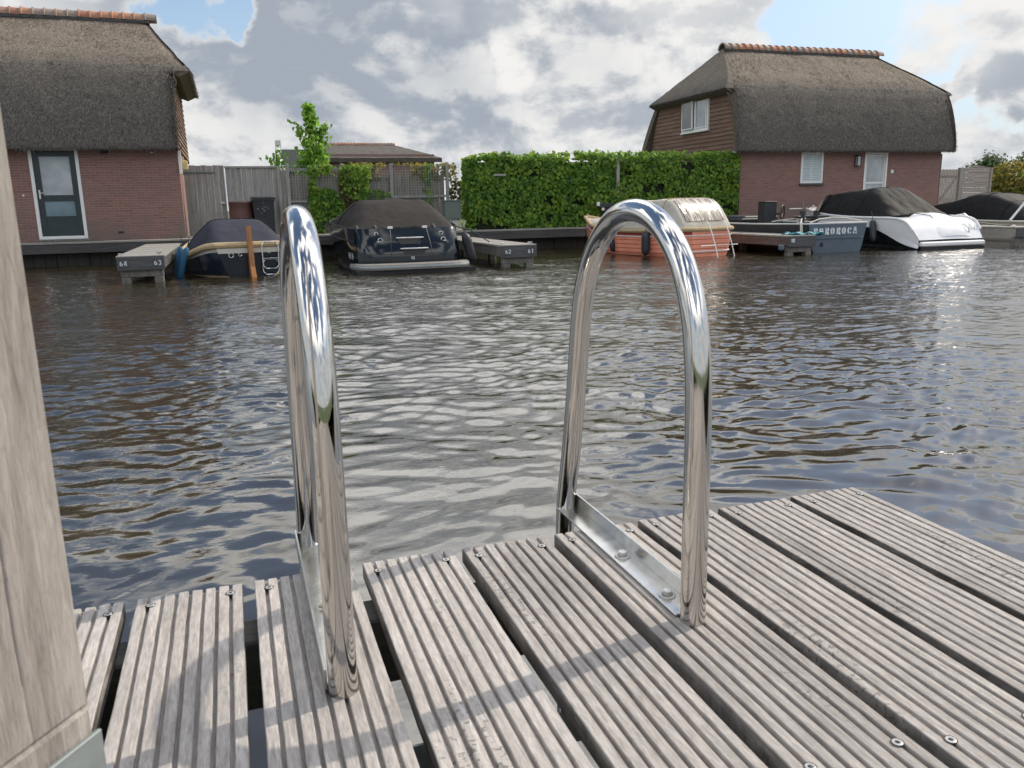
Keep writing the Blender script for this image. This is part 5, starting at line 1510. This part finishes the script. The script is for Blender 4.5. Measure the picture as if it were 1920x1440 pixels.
mb = H.patch(.30,.345,0,1.,.006,na=2); mb.build('boot_stripe', M['black'], b, smooth=True)
H.deck(.0,.01).build('side_deck', M['beige_cloth'], b, smooth=True)
st = [(.12,.80,.66,.02,.9),(.30,.86,.66,.32,.86),(.55,.92,.66,.60,.82),(.78,.95,.66,.70,.80),(1.3,.98,.66,.68,.80),(1.75,.99,.66,.62,.78),(2.15,.98,.66,.66,.74),(2.7,.93,.67,.34,.7),(3.3,.78,.70,.20,.6),(4.0,.55,.76,.10,.6),(4.6,.22,.82,.04,.6)]
cv = cover(st, seed=9, wr=.02).build('tent_canopy', M['beige_cloth'], b, smooth=60)
[cover_seam(st, x, .010).build('hoop_seam', M['rope'], cv, smooth=True) for x in (.78, 2.15)]
# clear crinkled window in the sloping stern panel
mb = MB(); rows = []
for i in range(17):
    x = lerp(.20,.66,i/16); row = []
    for k in range(17):
        y, z = csec(st, x, lerp(.29,.71,k/16)); row.append((x-.012, y, z + .012 + .006*math.sin(k*2.1+i*.35)))
    rows.append(row)
mb.grid(rows); mb.build('clear_window', M['film'], cv, smooth=True)
mb = MB(); rows = []
for i in range(13):
    x = lerp(.62,1.22,i/12); w, zb, h, sq = interp(st, x); row = []
    for k in range(9):
        a = lerp(.06,.24,k/8)*PI; c, s_ = math.cos(a), math.sin(a)
        row.append((x, w*abs(c)**sq+.008, zb+h*s_**sq+.010))
    rows.append(row)
mb.build('unused', M['film'], cv) if False else None
mb = MB()
for y in (.18,-.36):
    mb.tube([(.10,y,.78),(-.02,y,.82),(-.10,y-.01,.74),(-.28,y-.03,.30),(-.40,y-.05,-.10)],.013,8)
for z, x in ((.27,-.29),(-.02,-.375)): mb.tube([(x,.15,z),(x,-.41,z)],.012,8)
mb.tube([(-.29,.60,.27),(-.29,-.58,.27)],.012,8)
mb.build('boarding_ladder', M['white_paint'], b, smooth=True)
mb = MB(); mb.tube([(4.9,.05,.86),(4.97,.0,.95),(4.9,-.05,.86)],.05,8); mb.build('bow_fender', M['rope'], b, smooth=True)
fender('slim dark fender near the bow of the orange boat', 9.27, 19.15, .06, .60, .085, M['bin'])
fender('dark fender amidships on the orange boat', 9.46, 17.75, .02, .62, .10, M['bin'])

# --- 4 grey steel workboat
b = thing('steel_workboat', 'low slate grey steel workboat with its name stencilled on the stern', 'boat', (13.98, 16.45, 0), R(90), bgroup)
H = Hull(7.2, [(0,.86,.70,.67,-.3),(.3,.98,.68,.86,-.4),(.6,.95,.70,.82,-.4),(.82,.65,.78,.45,-.35),(.95,.25,.88,.12,-.2),(1,.04,.92,.02,-.1)], .55)
mb = H.mesh(); mb.build('hull', M['dark_paint'], b, smooth=50)
mb = MB(); na = 18; mb.grid([[ (p[0]-.012, p[1], p[2]) for p in [H.pt(0,k/na,1) for k in range(na+1)]],[(p[0]-.012, p[1], p[2]) for p in [H.pt(0,k/na,-1) for k in range(na+1)]]])
tr = mb.build('transom', M['steel_paint'], b)
mb = MB(); mb.box((-.04,-.74,.335),(-.013,.74,.365),bev=.006); mb.build('rub_bead', M['steel_paint'], tr)
mb = MB(); mb.lathe([(.05,-.02),(.055,-.014),(.035,-.013),(.03,.0)],(0,.46,.20),16,axis='x'); mb.build('exhaust_port', M['black'], tr)
for k, ch in enumerate('POROROCA'):
    mb = MB(); stroke_text(mb, ch, .175, (-.014,.725-k*.175*.95,.43), ((0,-1,0),(0,0,1),(-1,0,0)), .004, .72, .23, .29, True); mb.build('name_letter', M['letter'], tr)
H.line(1.,.022,0,1,around=True,off=0).build('gunwale', M['grey_paint'], b, smooth=True)
H.deck(.02,.16).build('deck', M['dark_paint'], b, smooth=True)
mb = MB(); mb.box((2.0,.30,.5),(2.32,.66,1.22),bev=.012); mb.box((1.985,.285,1.221),(2.335,.675,1.245),bev=.006); cs = mb.build('console', M['dark_paint'], b)
mb = MB(); c = Vector((1.88,.20,.93)); ax = Vector((.75,.66,.0)).normalized(); u = Vector((-ax.y,ax.x,0)); v = Vector((0,0,1))
mb.tube([c+(u*math.cos(2*PI*k/28)+v*math.sin(2*PI*k/28))*.21 for k in range(28)],.016,8,closed=True)
for k in (0,1,2): mb.tube([c, c+(u*math.cos(PI/2+2*PI*k/3)+v*math.sin(PI/2+2*PI*k/3))*.21],.012,6)
mb.tube([c, c+ax*.30],.025,8); mb.build('steering_wheel', M['black'], b, smooth=True)
mb = MB(); mb.tube([(1.95,-.05,1.04),(1.93,-.46,1.04),(1.93,-.46,1.2)],.014,6); mb.build('throttle_lever', M['steel_far'], b, smooth=True)
for x in (.55,.62):
    mb = MB(); y = .62 if x < .6 else .16; mb.lathe([(.065,.56),(.065,.98),(.078,.985),(.078,1.0),(.01,1.0)],(x,y,0),14); mb.build('bollard', M['dark_paint'], b, smooth=40)
mb = MB(); mb.tube([(.6,.85,.86),(.6,-.2,.86)],.03,8); mb.build('bollard_bar', M['dark_paint'], b, smooth=True)
mb = MB(); rg = random.Random(4)
mb.tube([(.02,.80,.73),(.10,.5,.80),(.08,.1,.84),(.10,-.3,.82),(.05,-.72,.74)],.016,6)
mb.tube([(.55,.62,.82),(.35,.80,.80),(.12,.95,.62),(.02,1.02,.48)],.014,6); mb.tube([(.6,.60,.80),(.30,.86,.76),(.05,1.04,.47)],.012,6); mb.tube([(.6,.62,.84),(.9,.75,.80),(1.5,.80,.74)],.012,6)
pts = [(.6+.10*math.cos(a), .62+.10*math.sin(a), .70+.012*a) for a in [k*.6 for k in range(26)]]; mb.tube(pts,.014,6)
mb.build('mooring_line', M['rope_white'], b, smooth=True)
mb = MB(); mb.box((3.0,-.5,.62),(4.6,.6,.86),bev=.03); mb.box((2.9,.1,.70),(3.6,.75,.80),bev=.02); mb.build('hold_cover', M['dark_paint'], b)
mb = MB(); rows = []
for i in range(13):
    x = lerp(-.10,.75,i/12); rows.append([(x, lerp(0,.5,k/8), .485+.03*math.sin(i*1.3+k)+.02*math.cos(k*2.1)) for k in range(9)])
tp = mb.grid([[(p[0],p[1],p[2]) for p in r] for r in rows]).build('tarpaulin', M['teal'], None, loc=(12.62,16.2,0), smooth=True)
tp.modifiers.new('thick','SOLIDIFY').thickness = .02
tag(tp, 'crumpled teal tarpaulin on the end of the reddish brown jetty', 'tarpaulin')
fender('grey and teal fender lying under the reddish brown jetty end', 12.15, 16.15, .12, .26, .07, M['steel_paint'], (.0,.0))

# --- 5 white tender
b = thing('motor_tender', 'white and black motor tender with a sweeping white stern and black cover', 'boat', (17.05, 15.95, 0), R(90), bgroup)
H = Hull(5.35, [(0,1.03,.24,1.00,-.3),(.03,1.07,.46,1.02,-.32),(.07,1.11,.68,1.04,-.34),(.13,1.14,.765,1.06,-.35),(.26,1.17,.78,1.07,-.38),(.45,1.16,.80,1.02,-.4),(.68,.92,.86,.70,-.38),(.86,.50,.94,.28,-.3),(.96,.20,.99,.07,-.2),(1,.05,1.0,.02,-.1)], .64)
H.mesh().build('hull', M['black_gloss'], b, smooth=60)
def aw(t): return lerp(.43, .79, sstep(.03, .31, t)) + .07*sstep(.3,1,t)
H.patch(aw, 1., 0, 1., .014, nt=80, na=14).build('white_topside', M['white_gel'], b, smooth=60)
mb = MB(); mb.box((-.10,-1.02,.08),(.25,1.02,.20),bev=.03); mb.build('swim_platform', M['white_gel'], b)
mb = MB(); mb.box((-.085,-1.03,-.1),(.25,1.03,.075),bev=.02); mb.build('platform_base', M['black_gloss'], b)
H.line(1.,.03,0.03,1,off=.01).build('gunwale', M['white_gel'], b, smooth=True)
H.deck(.0,.02).build('side_deck', M['white_gel'], b, smooth=True)
mb = MB(); rows = []
for i in range(33):                       # rounded engine hatch that sweeps down to the platform
    x = .03 + 1.5*(i/32)**1.5; q = min(1, x/1.15)
    zt = .21 + .68*(1-(1-q)**2.1)**.62; w = .50 + .30*(1-(1-min(1, x/.7))**2)**.5; zb = .12
    rows.append([(x, -.16 + w*math.copysign(abs(math.cos(a))**.62, math.cos(a)), zb + (zt-zb)*math.sin(a)**.62) for a in [PI*k/32 for k in range(33)]])
mb.grid(rows); mb.build('engine_hatch', M['white_gel'], b, smooth=60)
mb = MB()
for i, (x, z) in enumerate(((.22,.30),(.48,.44),(.74,.58),(.98,.70))): mb.box((x,.50,z-.16),(x+.32,.98,z),bev=.02)
mb.build('boarding_step', M['white_gel'], b)
mb = MB()
mb.tube([(.9,-.88,.52),(.82,-.9,.80),(.55,-.92,.84),(.22,-.94,.62),(.1,-.94,.22)],.02,8)
mb.tube([(.35,-.60,.52),(.28,-.62,.62),(.12,-.64,.50),(.06,-.66,.24)],.014,8)
mb.build('stern_rail', M['steel_far'], b, smooth=True)
mb = MB(); mb.tube([(1.2,.42,.86),(.95,.30,.88),(.62,.12,.82),(.38,.14,.66),(.33,.26,.52)],.010,6); mb.build('lanyard', M['black'], b)
mb = MB(); mb.add([(.95,-.06,.893),(1.15,-.06,.895),(1.15,-.22,.895),(.95,-.20,.893)],[(0,1,2,3)]); mb.build('hatch_emblem', M['black'], b)
st = [(1.0,.98,.78,.06,.8),(1.3,1.02,.785,.24,.7),(1.8,1.04,.79,.56,.6),(2.2,1.04,.80,.74,.55),(2.6,1.02,.80,.73,.56),(3.2,.98,.815,.66,.58),(3.7,.92,.83,.60,.6),(3.92,.88,.84,.48,.62),(4.1,.80,.85,.16,.66),(4.3,.70,.86,.04,.7)]
cv = cover(st, seed=12, wr=.06, fy=5.5).build('canvas_cover', M['black_cloth'], b, smooth=60)
[cover_seam(st, x, .008).build('seam', M['char_cloth'], cv, smooth=True) for x in (2.25, 3.2)]
mb = MB(); z0 = .90
for sd in (1,-1): mb.add([(4.40,.66*sd,.90),(3.90,.93*sd,.87),(3.84,.72*sd,1.38)],[(0,1,2)])
mb.add([(4.44,.64,.90),(4.44,-.64,.90),(3.86,-.68,1.40),(3.86,.68,1.40)],[(0,1,2,3)])
mb.build('windscreen', M['film'], b)
mb = MB(); mb.tube([(5.22,.10,1.0),(5.28,.0,1.10),(5.22,-.10,1.0)],.012,8); mb.lathe([(.05,.98),(.055,1.05),(.02,1.06)],(5.05,.08,0),10); mb.build('bow_fitting', M['steel_far'], b, smooth=True)
fender('grey fender slung on the left side of the white tender', 15.72, 17.15, .16, .74, .085, M['bin'], (.06,.14))

# --- 6 covered boat at the right edge
b = thing('covered_boat', 'covered boat with a black canvas hump at the right edge', 'boat', (22.1, 16.3, 0), R(90), bgroup)
H = Hull(6.2, [(0,1.0,.58,.85,-.3),(.2,1.15,.56,1.0,-.35),(.5,1.12,.60,.95,-.35),(.78,.72,.72,.45,-.3),(.95,.22,.84,.1,-.2),(1,.05,.88,.02,-.1)], .62)
H.mesh().build('hull', M['cream_gel'], b, smooth=60)
H.patch(.78,1.,0,1,.008).build('sheer_strake', M['beige_cloth'], b, smooth=60)
H.line(1.,.03,0,1,around=True,off=.01).build('rubbing_strake', M['rope_white'], b, smooth=True)
H.deck(.0,.01).build('side_deck', M['cream_gel'], b, smooth=True)
st = [(.2,.98,.60,.05,.7),(.9,1.05,.60,.25,.66),(1.8,1.10,.60,.52,.6),(2.6,1.10,.62,.74,.56),(3.1,1.06,.64,.71,.56),(3.7,.95,.66,.55,.58),(4.4,.7,.7,.40,.6),(5.1,.40,.78,.20,.6),(5.6,.2,.8,.05,.6)]
cv = cover(st, seed=17, wr=.06, fy=4.5).build('canvas_cover', M['black_cloth'], b, smooth=60)
[cover_seam(st, x, .01).build('seam', M['char_cloth'], cv, smooth=True) for x in (1.8, 2.6, 3.4)]
mb = MB(); mb.tube([(20.05,16.9,.62),(20.45,16.9,1.02),(20.9,16.9,1.45)],.032,10); tag(mb.build('pole', M['white_paint'], smooth=True), 'white slanting pole in front of the far covered boat', 'pole')
mb = MB(); mb.tube([(17.8,17.2,.80),(18.6,17.0,.64),(19.35,16.7,.52),(19.6,16.5,.50)],.014,6); tag(mb.build('mooring_line', M['black'], smooth=True), 'black mooring line from the white tender to the rightmost jetty', 'rope')

# ------------------------------------------------------------------ camera
def make_camera():
    cam = bpy.data.cameras.new('camera'); co = bpy.data.objects.new('camera', cam); COL.objects.link(co)
    yaw, pitch, roll = R(18.658), R(12.388), R(1.108)
    f = Vector((math.cos(pitch)*math.sin(yaw), math.cos(pitch)*math.cos(yaw), -math.sin(pitch)))
    r = Vector((math.cos(yaw), -math.sin(yaw), 0)); d = f.cross(r)
    r2 = r*math.cos(roll) + d*math.sin(roll); d2 = d*math.cos(roll) - r*math.sin(roll)
    m = Matrix(((r2.x,-d2.x,-f.x,0),(r2.y,-d2.y,-f.y,0),(r2.z,-d2.z,-f.z,EYE),(0,0,0,1)))
    co.matrix_world = m
    cam.sensor_width = 36; cam.lens = 1524.3/1920*36; cam.dof.use_dof = True; cam.dof.focus_distance = 5.; cam.dof.aperture_fstop = 15.; cam.clip_start = .02; cam.clip_end = 5000
    SC.camera = co
make_camera()
SC.view_settings.view_transform = 'Standard'; SC.view_settings.look = 'None'; SC.view_settings.gamma = 1; SC.view_settings.exposure = .65
SC.cycles.max_bounces = 8; SC.cycles.glossy_bounces = 5; SC.cycles.diffuse_bounces = 3; SC.cycles.transmission_bounces = 3
SC.cycles.use_denoising = True
SC.cycles.sample_clamp_indirect = 6
